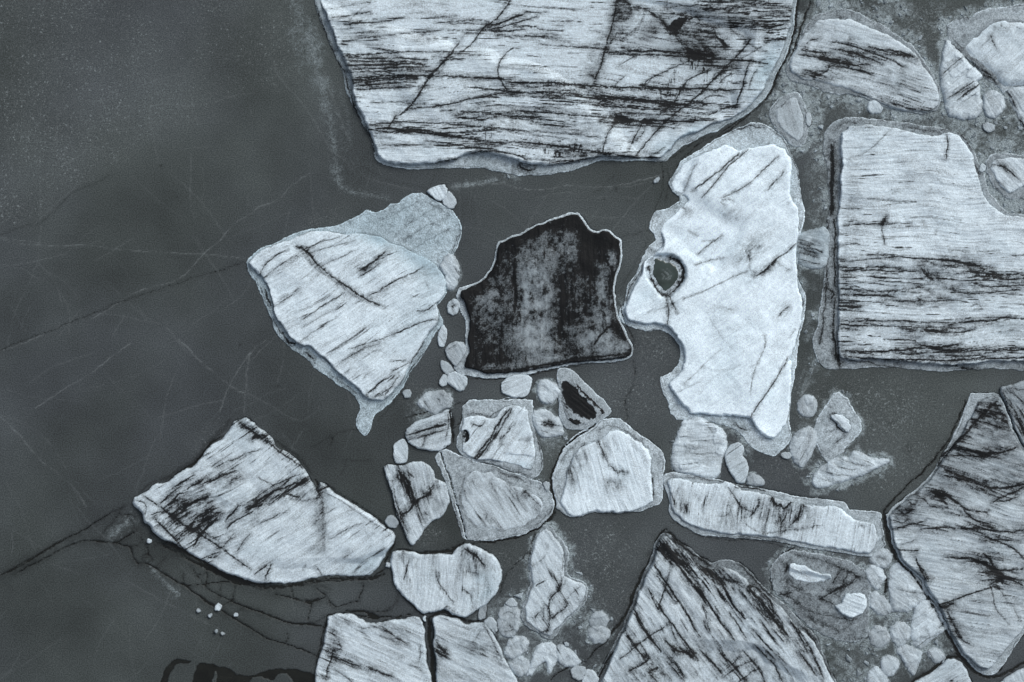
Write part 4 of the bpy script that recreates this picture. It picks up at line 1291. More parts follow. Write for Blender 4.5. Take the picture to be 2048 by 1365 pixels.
floe("iceberg", "squared white floe with a double black diagonal band, above the wide grey floe", "iceberg",
 "926,815 934,808 944,802 960,801 974,800 992,802 1006,799 1019,796 1036,798 1052,800 1066,800 1067,812 1063,828 1062,846 1068,864 1074,880 1082,898 1086,918 1084,938 1076,952 1062,956 1040,950 1020,940 990,930 965,924 946,920 930,914 920,904 912,892 913,878 920,868 921,855 926,840 925,828",
 "926,837 940,832 962,834 978,838 992,834 1002,820 1012,812 1030,810 1050,812 1058,820 1057,840 1062,860 1068,880 1072,905 1070,925 1062,940 1048,938 1020,928 990,922 968,921 948,919 934,912 924,900 922,884 926,872 922,860 925,850",
 h=.9, w=9, ang=-57, st=.06, fine=.5, vw=2.6, tone=1.03, ftone=.68, seed=191, gap=1.6,
 zones=((985,870,60,8,-57,.5),(1015,865,40,6,-57,.3)),
 tz=((1040,917,34,9,5,.10),(945,870,20,20,0,.06),(1066,880,5,34,-6,.12)),
 bzone=((1045,930,24,10,12,.35),),
 cuts=((1020,908,1064,912,.8,.9),),
 marks="""
4.5 .95 948,918 958,906 970,890 980,876 990,858 1000,842 1010,828 1020,817
3.6 .9 955,918 968,902 982,884 994,864
3 .85 1004,850 1012,838 1022,824
3 .85 1002,880 1010,868 1018,860 1028,848
1.6 .7 984,916 995,900 1005,890
3.6 .85 944,847 950,850 957,853 966,852 970,844
3 .9 1058,944 1066,935 1072,924
2 .6 1040,880 1055,878
3 .7 1002,874 1000,890
2 .6 1056,882 1060,876
2 .5 1062,922 1068,916
""",
 pits=(("925,868 931,862 936,868 933,880 926,884 922,876",4,.95),),
 foot_marks="""
2 .7 930,828 960,830 978,836 1000,820
1.8 .7 1070,850 1076,880 1086,905 1086,930
1.8 .6 1066,840 1072,870 1080,900
2.4 .5 970,926 1000,936 1040,948 1062,954
8 .95 926,876 932,870
""")

floe("ice_floe", "wide grey-white floe with a low ribbed hump, left of the rounded floe with the squiggle", "iceberg",
 "879,902 890,900 905,904 920,912 945,922 965,928 990,935 1020,944 1042,953 1062,958 1080,962 1092,972 1101,985 1107,1000 1109,1010 1106,1026 1098,1038 1087,1048 1066,1060 1045,1068 1020,1074 998,1079 970,1080 946,1082 934,1080 925,1074 921,1058 914,1040 908,1015 899,988 892,966 883,945 876,930 871,912",
 "930,960 944,946 955,944 968,950 980,946 996,958 1014,968 1036,976 1058,984 1074,996 1082,1010 1080,1022 1064,1036 1046,1048 1020,1055 1000,1058 985,1052 970,1056 950,1048 936,1034 926,1012 926,985",
 smut=((1000,975,60,20,30,.35),(975,1040,14,20,0,.35),(935,985,10,40,0,.35)), grow=5, h=.5, w=22, ang=58, st=.06, fine=.75, vw=3.8, tone=.88, ftone=.66, seed=201, gap=2.6,
 zones=((975,985,50,20,50,.18),(1070,1000,20,24,0,.2)),
 tz=((950,1030,14,20,50,.06),(1020,1040,40,16,-15,.06),(975,1010,12,50,55,-.12)),
 marks="""
2.4 .8 1050,985 1058,990 1066,998 1076,1008 1083,1014
1.8 .7 1047,985 1056,980 1060,986
3 .7 1046,990 1052,994
1.8 .6 1068,1012 1075,1020 1080,1028
3 .5 944,958 950,972
3.6 .4 974,1030 970,1042
2.6 .4 980,960 990,980 1000,1000
2 .4 1030,985 1040,1005 1052,1022
2.4 .5 926,960 924,985 922,1010
""",
 foot_marks="""
7 .4 930,950 924,975 920,1000
2 .6 905,1010 912,1035 920,1060
8 .35 1000,945 1030,955 1050,965
2.4 .5 1060,1056 1090,1036 1106,1015
5 .35 985,935 1010,948 1040,960
""")

floe("ice_floe", "small floe split by a heavy black crack, just left of the wide grey floe", "ice floe",
 "768,933 774,929 790,930 806,932 816,926 826,923 840,924 850,926 860,934 867,944 870,956 880,962 890,967 894,976 896,988 898,1002 894,1016 886,1030 875,1038 862,1042 848,1058 838,1074 829,1088 822,1090 815,1078 808,1062 800,1044 793,1022 788,1004 783,984 776,962",
 smut=((810,970,20,50,-15,.5),(870,990,22,50,0,.3),(800,1050,12,40,-20,.4)), h=1.1, w=8, ang=72, st=.14, fine=.6, vw=3, tone=.88, seed=211, gap=2.0,
 zones=((815,970,44,10,72,.55),(835,1040,20,10,70,.2),(790,1020,60,4,70,.4)),
 tz=((850,960,16,16,0,-.06),(870,1010,22,22,0,-.14),(790,960,8,26,10,.06)),
 marks="""
5.5 .97 803,1029 812,1025 820,1021 826,1012 832,1004 841,998 848,994 855,991 860,983
3.5 .85 858,990 862,980 868,974
2.6 .8 842,980 850,988
5 .9 797,942 804,956 810,966 814,982 820,996 826,1006
5 .9 806,950 814,960 820,974 826,988 830,1000
4 .85 816,944 822,950 828,954
3 .8 800,958 806,972 810,986
2.4 .8 834,1006 840,1020 845,1034 849,1042
2 .7 850,1026 856,1030
3 .8 786,970 792,1000 800,1028 808,1050 816,1066
3 .6 800,1040 806,1058 814,1072
4 .6 800,1028 808,1032
2 .5 778,960 790,962
3 .5 872,960 865,972 858,980
""")

floe("ice_floe", "small pale floe crossed by one thick black stripe, between the pointed and the squared floes", "ice floe",
 "812,876 813,868 817,857 825,850 834,843 850,838 869,829 882,826 894,820 900,822 903,832 904,848 903,860 902,874 899,888 890,895 876,902 862,901 850,898 834,896 822,890 815,883",
 h=1.0, w=8, ang=-14, st=.08, fine=.7, vw=3.4, tone=.84, seed=221, gap=2.0,
 zones=((860,855,30,8,-14,.4),),
 marks="""
6.5 .97 830,866 842,862 857,859 872,853 892,848
3.6 .8 814,870 825,868 835,866
2.8 .8 850,874 860,868 875,864 888,862
2.4 .7 850,874 848,886 845,895
2.4 .6 816,880 830,876 850,872
2.4 .6 895,824 898,840 896,860 892,880
""")

floe("ice_floe", "little black-centred floe with a frosty rim, below the right of the black iceberg", "ice floe",
 "1115,742 1120,738 1135,738 1144,742 1156,752 1168,765 1182,778 1192,792 1206,800 1218,812 1224,822 1220,830 1205,840 1190,848 1172,858 1150,860 1132,858 1122,845 1118,828 1117,800 1115,775 1116,756",
 "1120,760 1130,754 1146,760 1160,772 1176,788 1190,804 1208,818 1212,826 1202,832 1188,838 1172,850 1152,852 1136,842 1126,822 1121,800 1119,780",
 h=.5, w=7, ang=40, st=.15, fine=.6, ash=.12, tone=.75, ftone=.62, seed=231, gap=1.6, rings=False,
 black=("1122,768 1134,762 1148,772 1160,788 1172,800 1186,815 1194,828 1190,838 1176,838 1158,832 1140,818 1128,800",
        "1150,760 1162,768 1180,788 1196,804 1210,816 1212,826 1202,834 1204,824 1190,812 1172,794 1156,774",
        "1136,836 1150,840 1170,846 1160,850 1144,848"), marks="""
4 .8 1136,752 1148,762
5 .7 1130,820 1138,832
4 .7 1126,806 1136,818
3 .7 1122,790 1126,800
""")

floe("ice_floe", "tall ragged floe with a crooked dark crack down the middle, lower centre", "iceberg",
 "1084,1058 1090,1052 1098,1052 1106,1058 1112,1070 1122,1082 1130,1094 1136,1106 1134,1122 1130,1140 1136,1152 1152,1158 1168,1166 1174,1178 1172,1196 1164,1212 1150,1226 1136,1240 1122,1252 1116,1268 1104,1278 1090,1276 1076,1266 1060,1258 1048,1250 1042,1236 1044,1218 1050,1202 1056,1186 1060,1168 1060,1150 1059,1130 1061,1112 1068,1090 1076,1074",
 "1086,1064 1094,1060 1102,1070 1114,1086 1124,1104 1127,1118 1124,1136 1126,1156 1140,1160 1160,1168 1168,1176 1164,1196 1150,1218 1130,1236 1112,1252 1100,1268 1086,1266 1066,1252 1052,1240 1052,1218 1062,1190 1068,1168 1064,1140 1066,1110 1074,1086",
 grow=4, h=.9, w=12, ang=60, st=.10, fine=.8, vw=4.5, tone=.90, ftone=.52, seed=241, apron=12, afr=.6, fash=.1,
 zones=((1080,1235,24,20,0,.3),(1125,1215,20,12,-40,.25)),
 marks="""
4 .95 1124,1156 1122,1168 1118,1176
2.6 .95 1120,1172 1114,1184 1104,1192 1099,1202 1098,1220 1099,1236
2.6 .85 1099,1236 1098,1252 1096,1260
3 .85 1096,1262 1082,1264 1074,1272
3.4 .85 1072,1172 1082,1166 1090,1162
3.6 .8 1104,1238 1114,1228 1124,1222 1135,1210
2.6 .8 1070,1238 1074,1228 1080,1224
2.2 .7 1088,1212 1088,1228 1086,1240
2.4 .6 1094,1088 1094,1096
2 .5 1066,1130 1080,1124 1092,1108
2.4 .6 1124,1140 1126,1126 1124,1110
2 .4 1128,1204 1150,1180 1164,1170
""")

# ------------------------------------------------------------------ lesser floes
def small(label, out, **k):
    d = dict(h=.7, w=8, ang=60, st=.04, fine=.6, vw=3.2, tone=.9, gap=0, apron=0)
    nm = k.pop("name", "ice_floe"); ct = k.pop("cat", "ice floe")
    d.update(k)
    return floe(nm, label, ct, out, **d)

small("blue-striped block of ice wedged between the face shaped and the square icebergs",
 "1597,476 1604,468 1616,464 1634,460 1648,457 1654,466 1656,486 1655,510 1652,528 1640,536 1624,535 1606,530 1598,522 1594,508 1593,490",
 ang=16, st=.12, tone=.72, blue=.25, w=9, apron=10, afr=.5, marks="""
3.4 .95 1596,485 1608,490 1622,496 1640,502 1646,506
3 .9 1598,495 1612,500 1630,508
2.6 .85 1598,505 1616,510 1634,516
2.4 .7 1600,520 1620,526 1640,529
2.6 .7 1624,482 1640,488
2.2 .7 1598,480 1610,482 1625,488""")
floe(
 "ice_floe", "frost ringed grey floe above the brow of the face shaped iceberg", "ice floe",
 "1538,232 1542,218 1550,205 1564,194 1582,186 1596,188 1606,200 1612,218 1616,240 1616,262 1612,280 1602,292 1590,294 1574,282 1558,264 1546,250",
 "1550,216 1562,204 1578,196 1592,196 1600,210 1606,232 1608,256 1606,276 1594,284 1580,276 1564,260 1552,244",
 h=.4, tone=.68, ftone=.55, ang=70, vw=4, fine=.7, st=.05, apron=14, afr=.7, marks="4 .85 1562,214 1568,208 1573,204")
small("tiny oval of ice beside the frost ringed grey floe", "1611,230 1615,226 1620,228 1622,240 1621,252 1616,254 1611,246", name="ice_chunk", cat="ice chunk", h=.3, w=4, tone=.75)
small("small pale knob of ice in the slush above the square iceberg", "1738,206 1748,200 1760,204 1764,216 1758,226 1744,228 1736,218", name="ice_chunk", cat="ice chunk", h=.5, w=8, tone=.82, apron=6)
small("frosty rounded piece below the wedge with two seams, at the upper right", "1970,190 1980,186 1994,186 2004,194 2008,212 2000,226 1988,234 1974,230 1966,214", tone=.74, h=.6, apron=10, afr=.8)
small("tall narrow snowy piece against the right edge, below the corner mound",
 "2016,182 2028,176 2048,178 2120,182 2120,300 2060,270 2048,252 2038,232 2026,208", tone=.86, apron=8, afr=.8, w=12, marks="5 .9 2014,184 2022,196 2028,210\n6 .95 2030,232 2040,242 2050,256")
floe("ice_floe", "pale floe with thin crossing cracks at the right edge, above the square iceberg's shoulder", "ice floe",
 "1972,326 1980,314 1992,308 2012,308 2040,312 2120,316 2120,402 2048,396 2024,398 2004,392 1990,376 1980,356 1972,342",
 "1980,326 1992,316 2016,314 2048,318 2120,322 2120,380 2048,372 2030,384 2016,388 2000,376 1988,356 1978,340",
 h=.7, w=12, ang=45, st=.05, fine=.5, vw=3.4, tone=.93, ftone=.52, seed=301, apron=16, afr=.8,
 marks="2 .8 1978,330 1995,332 2010,336 2022,346 2036,360\n5 .8 2008,332 2014,340 2020,344\n2 .5 1990,318 2004,330\n3 .5 1990,372 2002,366 2010,376")
small("small rounded chunk beside a black hole in the shoulder of the square iceberg", "1958,332 1964,328 1970,332 1969,342 1962,346 1957,340", name="ice_chunk", cat="ice chunk", h=.5, w=5, tone=.9, gap=2)
small("little rounded flake stuck in the slush under the frosty rounded piece", "1964,250 1976,246 1990,250 1988,260 1974,264 1965,258", name="ice_chunk", cat="ice chunk", h=.3, w=5, tone=.74)
small("white rounded triangular chunk on the upper tip of the pointed iceberg", "856,383 862,377 876,371 890,370 896,377 894,388 888,398 880,402 872,400 866,392", name="ice_chunk", cat="ice chunk", h=.7, w=6, tone=.98, gap=2)
small("greyer round chunk, neighbour of the white triangular chunk on the pointed iceberg's tip", "898,382 906,388 912,396 914,408 908,416 896,417 888,410 885,402 890,394", name="ice_chunk", cat="ice chunk", h=.5, w=6, tone=.78, gap=1.5)
small("upright oval floe in the gap between the pointed and the black icebergs", "890,518 898,511 906,512 912,522 917,535 917,552 912,568 905,578 896,576 890,562 892,550 886,540 884,530", tone=.84, w=7, gap=1.2, apron=7, afr=.3)
small("small lumpy chunk with fine cracks, touching the black iceberg's left corner", "897,603 905,598 914,600 918,612 914,626 904,632 895,624 893,612", name="ice_chunk", cat="ice chunk", h=.5, w=6, tone=.86, marks="1.4 .8 897,612 906,614 914,610\n1.4 .8 905,600 904,612 908,626")
small("thin sliver of ice on the pointed iceberg's right flank", "882,655 888,652 893,662 893,678 888,692 880,694 875,682 876,668", name="ice_chunk", cat="ice chunk", h=.5, w=5, tone=.9, gap=1.3)
small("five sided grey piece at the lower left corner of the black iceberg", "888,700 896,690 910,682 926,684 932,694 930,706 922,720 914,734 906,730 896,718", name="ice_floe", tone=.68, gap=1.4, marks="2 .6 895,700 910,690")
small("grey triangle of ice under the five sided piece", "882,722 892,726 902,734 908,742 900,748 890,748 884,738", name="ice_chunk", cat="ice chunk", h=.3, w=5, tone=.62, gap=1.5)
small("ribbed lump left of the fluffy white piece, under the black iceberg's lower left corner", "878,758 884,750 892,748 895,758 892,770 884,772 879,766", name="ice_chunk", cat="ice chunk", h=.4, w=5, tone=.74, gap=1.3)
small("fluffy white piece with a green-grey foot, under the black iceberg's lower left corner", "896,746 910,744 924,750 934,758 933,770 928,780 920,784 908,778 898,768 892,762", tone=.85, h=.6, ang=70, gap=1.3)
small("blurred pale floe with a small dark dent, above the floe with the thick black stripe",
 "838,808 844,798 856,788 870,784 886,783 898,790 903,802 901,812 892,815 880,816 870,824 858,820 848,814", tone=.72, w=12, h=.5, apron=8, afr=.4,
 marks="6 .55 876,798 880,804\n6 .4 882,786 886,792")
small("tiny round blob left of the blurred pale floe", "806,786 811,780 819,780 823,786 820,794 811,796", name="ice_chunk", cat="ice chunk", h=.25, w=6, tone=.60)
small("small egg shaped white floe above the floe with the heavy crack", "787,896 791,888 798,882 806,880 812,888 816,898 815,912 812,922 802,926 792,925 786,914", tone=.90, w=7, gap=1.6)
small("rounded white piece, larger of the two under the black iceberg", "1001,776 1004,765 1012,756 1024,751 1040,749 1056,751 1063,757 1061,772 1058,788 1048,796 1030,796 1014,790 1004,784", tone=.93, w=7, gap=1.6, ang=-20)
small("rounded white piece, smaller of the two under the black iceberg", "1077,770 1084,764 1098,764 1110,770 1115,782 1112,796 1100,806 1088,806 1079,796 1076,782", tone=.90, w=7, gap=1.4, ang=50, apron=8, afr=.5)
small("grey ribbed plate with a small black scribble, right of the squared floe",
 "1067,826 1078,820 1092,822 1106,834 1116,836 1120,850 1124,868 1110,872 1096,874 1084,872 1074,862 1066,846", tone=.78, w=9, ang=12, vw=4, gap=1.2, apron=7, afr=.5,
 marks="2 .9 1084,848 1092,843 1104,845\n2.6 .9 1090,850 1098,848 1106,852\n2 .9 1088,844 1098,850 1102,855\n2 .85 1096,842 1106,847")
small("barrel shaped floe with level grain, below the chin of the face shaped iceberg",
 "1366,846 1380,838 1394,836 1410,842 1424,850 1440,858 1450,868 1453,884 1450,900 1443,912 1441,932 1438,948 1428,956 1410,954 1390,950 1370,944 1350,938 1345,924 1348,905 1352,888 1358,866",
 tone=.93, w=8, ang=3, vw=2.8, st=.06, gap=1.4, apron=6, afr=.5, marks="2 .6 1370,906 1400,908 1430,906\n3.4 .6 1376,894 1380,896\n3 .4 1385,894 1396,896\n1.5 .35 1380,880 1420,882\n2 .5 1415,850 1425,866")
small("leaf shaped grey floe leaning on the barrel shaped one", "1449,912 1454,898 1462,888 1474,884 1486,890 1488,902 1486,912 1492,922 1495,936 1494,952 1488,965 1476,964 1464,950 1456,936", tone=.82, w=9, gap=1.3, ang=-35)
small("small frosted lump above the long level floe", "1495,956 1502,950 1514,954 1526,962 1522,970 1508,970 1498,966", name="ice_chunk", cat="ice chunk", h=.35, w=6, tone=.6, apron=4)
small("pale pebble-like floe in the channel above the two grey plates", "1597,808 1602,799 1612,793 1624,794 1630,804 1631,818 1626,828 1614,832 1604,828 1598,820", tone=.76, w=8, gap=0, apron=6, afr=.4)
floe("ice_floe", "diamond shaped grey floe with a raised white block on top, in the right channel", "ice floe",
 "1660,800 1668,788 1682,788 1692,796 1698,810 1708,826 1720,840 1724,856 1716,872 1704,884 1692,896 1680,908 1664,922 1654,922 1646,910 1638,894 1630,876 1628,858 1634,840 1644,824",
 ["1660,834 1672,828 1686,830 1700,842 1702,856 1696,868 1684,862 1672,848"],
 h=.9, w=7, ang=40, st=.04, tone=1.02, ftone=.74, seed=311, apron=8, afr=.5,
 marks="2 .7 1672,842 1685,856 1692,866",
 foot_marks="3 .95 1664,828 1674,828 1684,832\n3 .9 1663,838 1672,848 1682,858 1690,866\n1.8 .8 1676,856 1692,852\n2 .5 1650,865 1665,862\n2.4 .6 1665,890 1680,880 1692,870\n2 .5 1671,876 1674,886")
small("smooth grey plate left of the diamond shaped floe", "1584,880 1592,868 1604,858 1618,854 1628,860 1632,876 1630,892 1622,908 1612,922 1602,932 1592,926 1584,910 1582,894", tone=.74, w=10, ang=-60, gap=1.2, apron=8, afr=.5)
small("tiny frosted pebble below the tail of the face shaped iceberg", "1560,910 1568,904 1580,906 1584,914 1578,918 1566,916", name="ice_chunk", cat="ice chunk", h=.3, w=5, tone=.66)
small("arrow shaped striped floe pointing right, in open grey ice at the right",
 "1622,964 1630,950 1640,938 1656,930 1664,922 1676,918 1688,916 1697,922 1703,912 1710,904 1722,908 1744,918 1764,920 1778,922 1764,930 1742,940 1720,948 1700,958 1676,966 1650,972 1632,972",
 tone=.88, w=8, ang=20, vw=4.5, st=.1, apron=14, afr=.75, marks="2.4 .5 1640,940 1670,950 1700,952\n3 .5 1662,926 1690,938 1712,940\n3 .5 1678,916 1710,930 1740,932\n2 .4 1632,956 1660,964 1680,962")
floe("ice_floe", "muddy grey floe carrying two bright raised blocks, right of the triangular iceberg", "iceberg",
 "1541,1142 1546,1128 1556,1120 1564,1110 1576,1104 1596,1102 1620,1106 1650,1112 1680,1120 1708,1128 1730,1140 1742,1156 1744,1176 1738,1192 1738,1212 1736,1240 1738,1262 1728,1278 1704,1284 1676,1280 1650,1272 1628,1260 1608,1244 1590,1222 1572,1204 1556,1190 1546,1176 1544,1158",
 ["1578,1127 1590,1128 1606,1132 1624,1140 1642,1148 1664,1150 1664,1158 1648,1164 1630,1168 1606,1168 1588,1160 1578,1150","1690,1188 1710,1186 1727,1186 1734,1200 1734,1214 1724,1230 1708,1238 1692,1235 1676,1224 1668,1212 1680,1206"],
 h=1.3, w=9, ang=20, st=.02, fine=.3, tone=1.02, ftone=.58, seed=321, fash=.16, apron=12, afr=.6, gap=0,
 cuts=((1580,1134,1664,1155,.8,.8),),
 foot_marks="""
6 .95 1573,1132 1574,1140 1572,1146
3 .9 1560,1190 1580,1185
3 .85 1640,1197 1655,1204 1670,1212
2.6 .85 1640,1198 1660,1186 1680,1178 1690,1168
6 .95 1668,1182 1682,1174
2.2 .8 1666,1165 1674,1150 1680,1142
2.2 .8 1684,1170 1692,1155 1694,1142
2.6 .85 1690,1176 1702,1168 1714,1154
2.4 .5 1590,1110 1630,1118 1680,1135 1730,1160
3 .6 1575,1165 1590,1178 1610,1182
10 .4 1570,1190 1600,1210 1640,1230
14 .4 1610,1230 1640,1245 1680,1265
2 .6 1650,1230 1690,1242 1720,1240
2 .5 1560,1122 1570,1130 1580,1124""")
small("smooth dome of grey ice squeezed by the long floe's right end", "1742,1120 1750,1108 1762,1100 1776,1102 1783,1114 1780,1128 1768,1134 1752,1132", tone=.70, h=.45, w=9, apron=8, afr=.7, marks="3 .6 1756,1114 1770,1118")
small("rounded white pebble floe left of the green slit of water", "1734,1142 1742,1132 1756,1130 1764,1142 1768,1156 1762,1168 1754,1178 1744,1172 1736,1158", tone=.84, h=.5, w=9, gap=1, apron=8, afr=.7)
small("tall tent shaped floe against the dark lead of the leaf shaped iceberg",
 "1782,1146 1788,1134 1800,1130 1812,1140 1828,1154 1842,1170 1854,1184 1850,1196 1836,1206 1818,1222 1800,1224 1784,1222 1781,1200 1780,1170", tone=.84, h=.9, w=18, und=.7, ang=40, apron=7, afr=.7, marks="1.6 .7 1795,1178 1820,1184 1850,1186")
small("broad pale piece below the tent shaped floe", "1834,1214 1846,1200 1858,1204 1870,1216 1882,1232 1892,1250 1886,1262 1872,1272 1856,1284 1840,1298 1832,1290 1826,1272 1824,1252 1830,1232", tone=.86, h=.7, w=12, ang=-40, apron=7, afr=.7, marks="2.6 .9 1878,1254 1884,1250\n1.6 .6 1842,1275 1860,1276 1874,1270\n1.6 .5 1850,1258 1858,1270")
small("five sided blue-grey piece left of the broad pale piece", "1784,1254 1796,1246 1810,1250 1822,1262 1818,1278 1806,1290 1796,1290 1784,1276 1781,1264", tone=.80, h=.6, w=12, apron=7, afr=.7)
small("kite shaped grey plate west of the tent shaped floe", "1740,1188 1752,1184 1764,1194 1780,1214 1782,1222 1770,1230 1752,1226 1742,1212", tone=.72, h=.4, w=10, apron=8, afr=.7)
small("long grey shard pointing at the bottom lead", "1796,1300 1812,1290 1828,1300 1842,1306 1838,1322 1830,1340 1826,1348 1816,1334 1804,1316", tone=.74, h=.4, w=9, apron=6, afr=.7)
small("short grey shard, left of the long one near the bottom", "1762,1322 1776,1314 1792,1316 1796,1330 1788,1346 1776,1350 1764,1342", tone=.72, h=.4, w=9, apron=6, afr=.7)
small("grey corner piece at the bottom edge, left of the two shards", "1740,1344 1752,1336 1766,1346 1774,1362 1768,1380 1740,1384 1736,1360", tone=.74, h=.4, w=9, apron=6, afr=.7)
small("faint grey plate above the two shards", "1738,1268 1752,1252 1768,1256 1778,1272 1776,1286 1758,1292 1744,1286", tone=.64, h=.35, w=10, apron=8, afr=.7)
small("small round piece beside the bottom lead, under the broad pale piece", "1856,1304 1866,1298 1880,1302 1890,1314 1884,1324 1870,1322 1860,1314", name="ice_chunk", cat="ice chunk", tone=.70, h=.35, w=7, apron=6, afr=.7)
small("domed white floe rising from the bottom edge, left of the leaf shaped iceberg's foot",
 "1816,1376 1836,1358 1858,1346 1876,1334 1892,1320 1908,1318 1920,1326 1932,1340 1940,1358 1946,1380 1950,1440 1800,1440", tone=.84, h=1.1, w=12, ang=-30, gap=4, marks="4 .9 1898,1362 1906,1360")
small("grey white floe filling the bottom right corner", "1990,1378 2004,1362 2026,1346 2048,1336 2120,1300 2120,1440 1984,1440", tone=.76, h=.8, w=12, gap=3)
small("ring marked grey floe left of the tall ragged floe", "998,1232 1004,1220 1016,1212 1030,1214 1037,1226 1037,1244 1032,1260 1022,1272 1010,1274 1000,1262 996,1246", tone=.66, h=.4, w=10, apron=8, afr=.7, marks="2 .6 1006,1230 1018,1222 1030,1232\n2 .7 1008,1262 1018,1264 1026,1258\n3 .7 1016,1252 1022,1250")
small("little white crumb above the ring marked grey floe", "1012,1206 1018,1199 1027,1198 1035,1206 1034,1213 1020,1214", name="ice_chunk", cat="ice chunk", tone=.76, h=.3, w=5)
small("dark rimmed lump at the upper corner of the faintly banded bottom floe", "968,1246 974,1236 984,1236 992,1246 994,1258 990,1268 980,1262 972,1254", name="ice_chunk", cat="ice chunk", tone=.66, h=.3, w=5, marks="2.4 .8 972,1250 982,1262 992,1275")
small("upright grey slab, upper one of two left of the forked snow piece", "1012,1298 1018,1284 1032,1276 1046,1278 1054,1286 1050,1300 1038,1312 1022,1316 1012,1310", tone=.70, h=.4, w=9, apron=6, afr=.6)
small("upright grey slab, lower one of two left of the forked snow piece", "1018,1328 1030,1318 1044,1316 1056,1324 1058,1336 1048,1350 1040,1354 1028,1342", tone=.74, h=.4, w=9, apron=6, afr=.6)
small("forked white snow piece with two legs, near the bottom edge", "1070,1304 1078,1292 1092,1288 1104,1288 1111,1300 1112,1316 1106,1330 1100,1344 1096,1340 1094,1326 1088,1320 1080,1324 1072,1336 1062,1350 1056,1352 1058,1338 1066,1322", tone=.90, h=.5, w=7, apron=10, afr=.6)
small("grey slab right of the forked snow piece", "1113,1296 1122,1292 1136,1300 1150,1312 1158,1326 1148,1332 1130,1330 1118,1322 1112,1310", tone=.76, h=.4, w=9, apron=8, afr=.6)
small("low grey piece half in the bottom edge slush, left of the triangular iceberg", "1140,1340 1150,1332 1168,1332 1176,1344 1170,1358 1156,1362 1144,1354", tone=.62, h=.35, w=9)
small("white lump against the triangular iceberg's lower left flank", "1166,1350 1176,1338 1190,1344 1200,1356 1196,1368 1180,1378 1166,1372", tone=.82, h=.5, w=8)
small("round frosty disc in the grey ice, upper of two left of the triangular iceberg", "1180,1240 1188,1228 1202,1224 1214,1230 1218,1242 1210,1252 1194,1254 1183,1250", tone=.60, h=.22, w=10, apron=10, afr=.6)
small("round frosty disc in the grey ice, lower of two left of the triangular iceberg", "1180,1262 1190,1252 1206,1252 1217,1262 1218,1274 1208,1284 1192,1284 1181,1276", tone=.70, h=.22, w=10, apron=10, afr=.6)
small("tiny pale fleck left of the round frosty discs", "1127,1288 1132,1285 1138,1287 1136,1292 1129,1292", name="ice_chunk", cat="ice chunk", tone=.7, h=.2, w=3)
small("small oval of old ice frozen in near the face shaped iceberg's brow", "1309,364 1312,356 1318,353 1320,358 1317,364 1311,367", name="ice_chunk", cat="ice chunk", tone=.62, h=.2, w=3)
small("small square of ice beside the lead, under the grey ribbed plate", "1086,966 1092,962 1100,964 1099,976 1094,982 1088,976", name="ice_chunk", cat="ice chunk", tone=.64, h=.3, w=4, gap=1.5)
small("dim grey disc left of the heavy-cracked floe's lower point", "772,1046 776,1036 786,1030 794,1036 798,1046 792,1056 780,1056", name="ice_chunk", cat="ice chunk", tone=.52, h=.2, w=6)
small("small grey rag of ice by the lead, below the bean shaped floe", "962,1206 966,1196 972,1206 974,1220 968,1236 960,1240 956,1228", name="ice_chunk", cat="ice chunk", tone=.5, h=.2, w=5)
for lab, x, y, r, tn in (("largest white snow chunk lying on the dark crack in the thin ice, lower left", 436, 1215, 7.5, .86),
                     ("white chunk right of the largest one, on a dark crack", 471, 1229.5, 4.2, .8),
                     ("dull chunk furthest left of the scattered pieces at the lower left", 398.5, 1221, 4.2, .5),
                     ("small chunk just below and left of the largest white one", 421, 1231.5, 3.8, .6),
                     ("faint pale chunk, upper of the pair on smooth grey ice at the lower left", 433, 1263, 3.6, .42),
                     ("small bright chunk, lower of the pair on smooth grey ice at the lower left", 446, 1269, 3.2, .5),
                     ("white splinter in the gap left of the bean shaped floe", 775, 1131, 4.5, .9),
                     ("white splinter under the lower left iceberg's western point", 298, 1083, 4.5, .9),
                     ("little white lump where three dark leads meet below the bean shaped floe", 851, 1237, 5, .9)):
    rr = np.random.RandomState(int(x)); n = 9
    ang_ = np.sort(rr.rand(n) * .5 + np.arange(n)) * 2 * math.pi / n
    rad = r * (.75 + .4 * rr.rand(n))
    small(lab, " ".join("%.1f,%.1f" % (x + math.cos(q) * s, y + math.sin(q) * s) for q, s in zip(ang_, rad)),
          name="ice_chunk", cat="ice chunk", h=.7, w=4, tone=tn, fine=.2, und=.8)

# the melt pool is the face shaped iceberg's own
head = [o for o in scene.objects if o.get("label", "").startswith("white iceberg shaped like a face")][0]
xs = np.arange(1290, 1380, 2.0); ys = np.arange(500, 600, 2.0)
X, Y = np.meshgrid(xs, ys); Xw, Yw = warp(X, Y)
sp = poly_sdf(Xw, Yw, chaikin(P("1308,518 1318,516 1330,523 1346,527 1357,540 1357,554 1350,568 1340,578 1328,584 1316,572 1308,554 1306,536"), 2))
PC = np.zeros(X.shape)
strokes(PC, xs, ys, X, Y, "1.6 .8 1325,540 1332,545 1338,552 1336,558\n1.6 .7 1330,556 1338,560 1342,552\n1.5 .6 1322,548 1328,552 1326,558\n1.5 .6 1334,538 1342,546", halo=.1)
gy, gx = np.gradient(sp, 2.0); L = np.hypot(gx, gy) + 1e-6; mv = np.where((sp < 0) & (sp > -3.2), -sp, 0)
pm = grid_mesh("melt_pool", X + gx / L * mv, Y + gy / L * mv, np.where(sp > 0, .16, -.1), sp > -3, (PC, sp * 0, sp * 0), M_POOL, (head.location.x, head.location.y))
link(bpy.data.objects.new("melt_pool", pm), head)

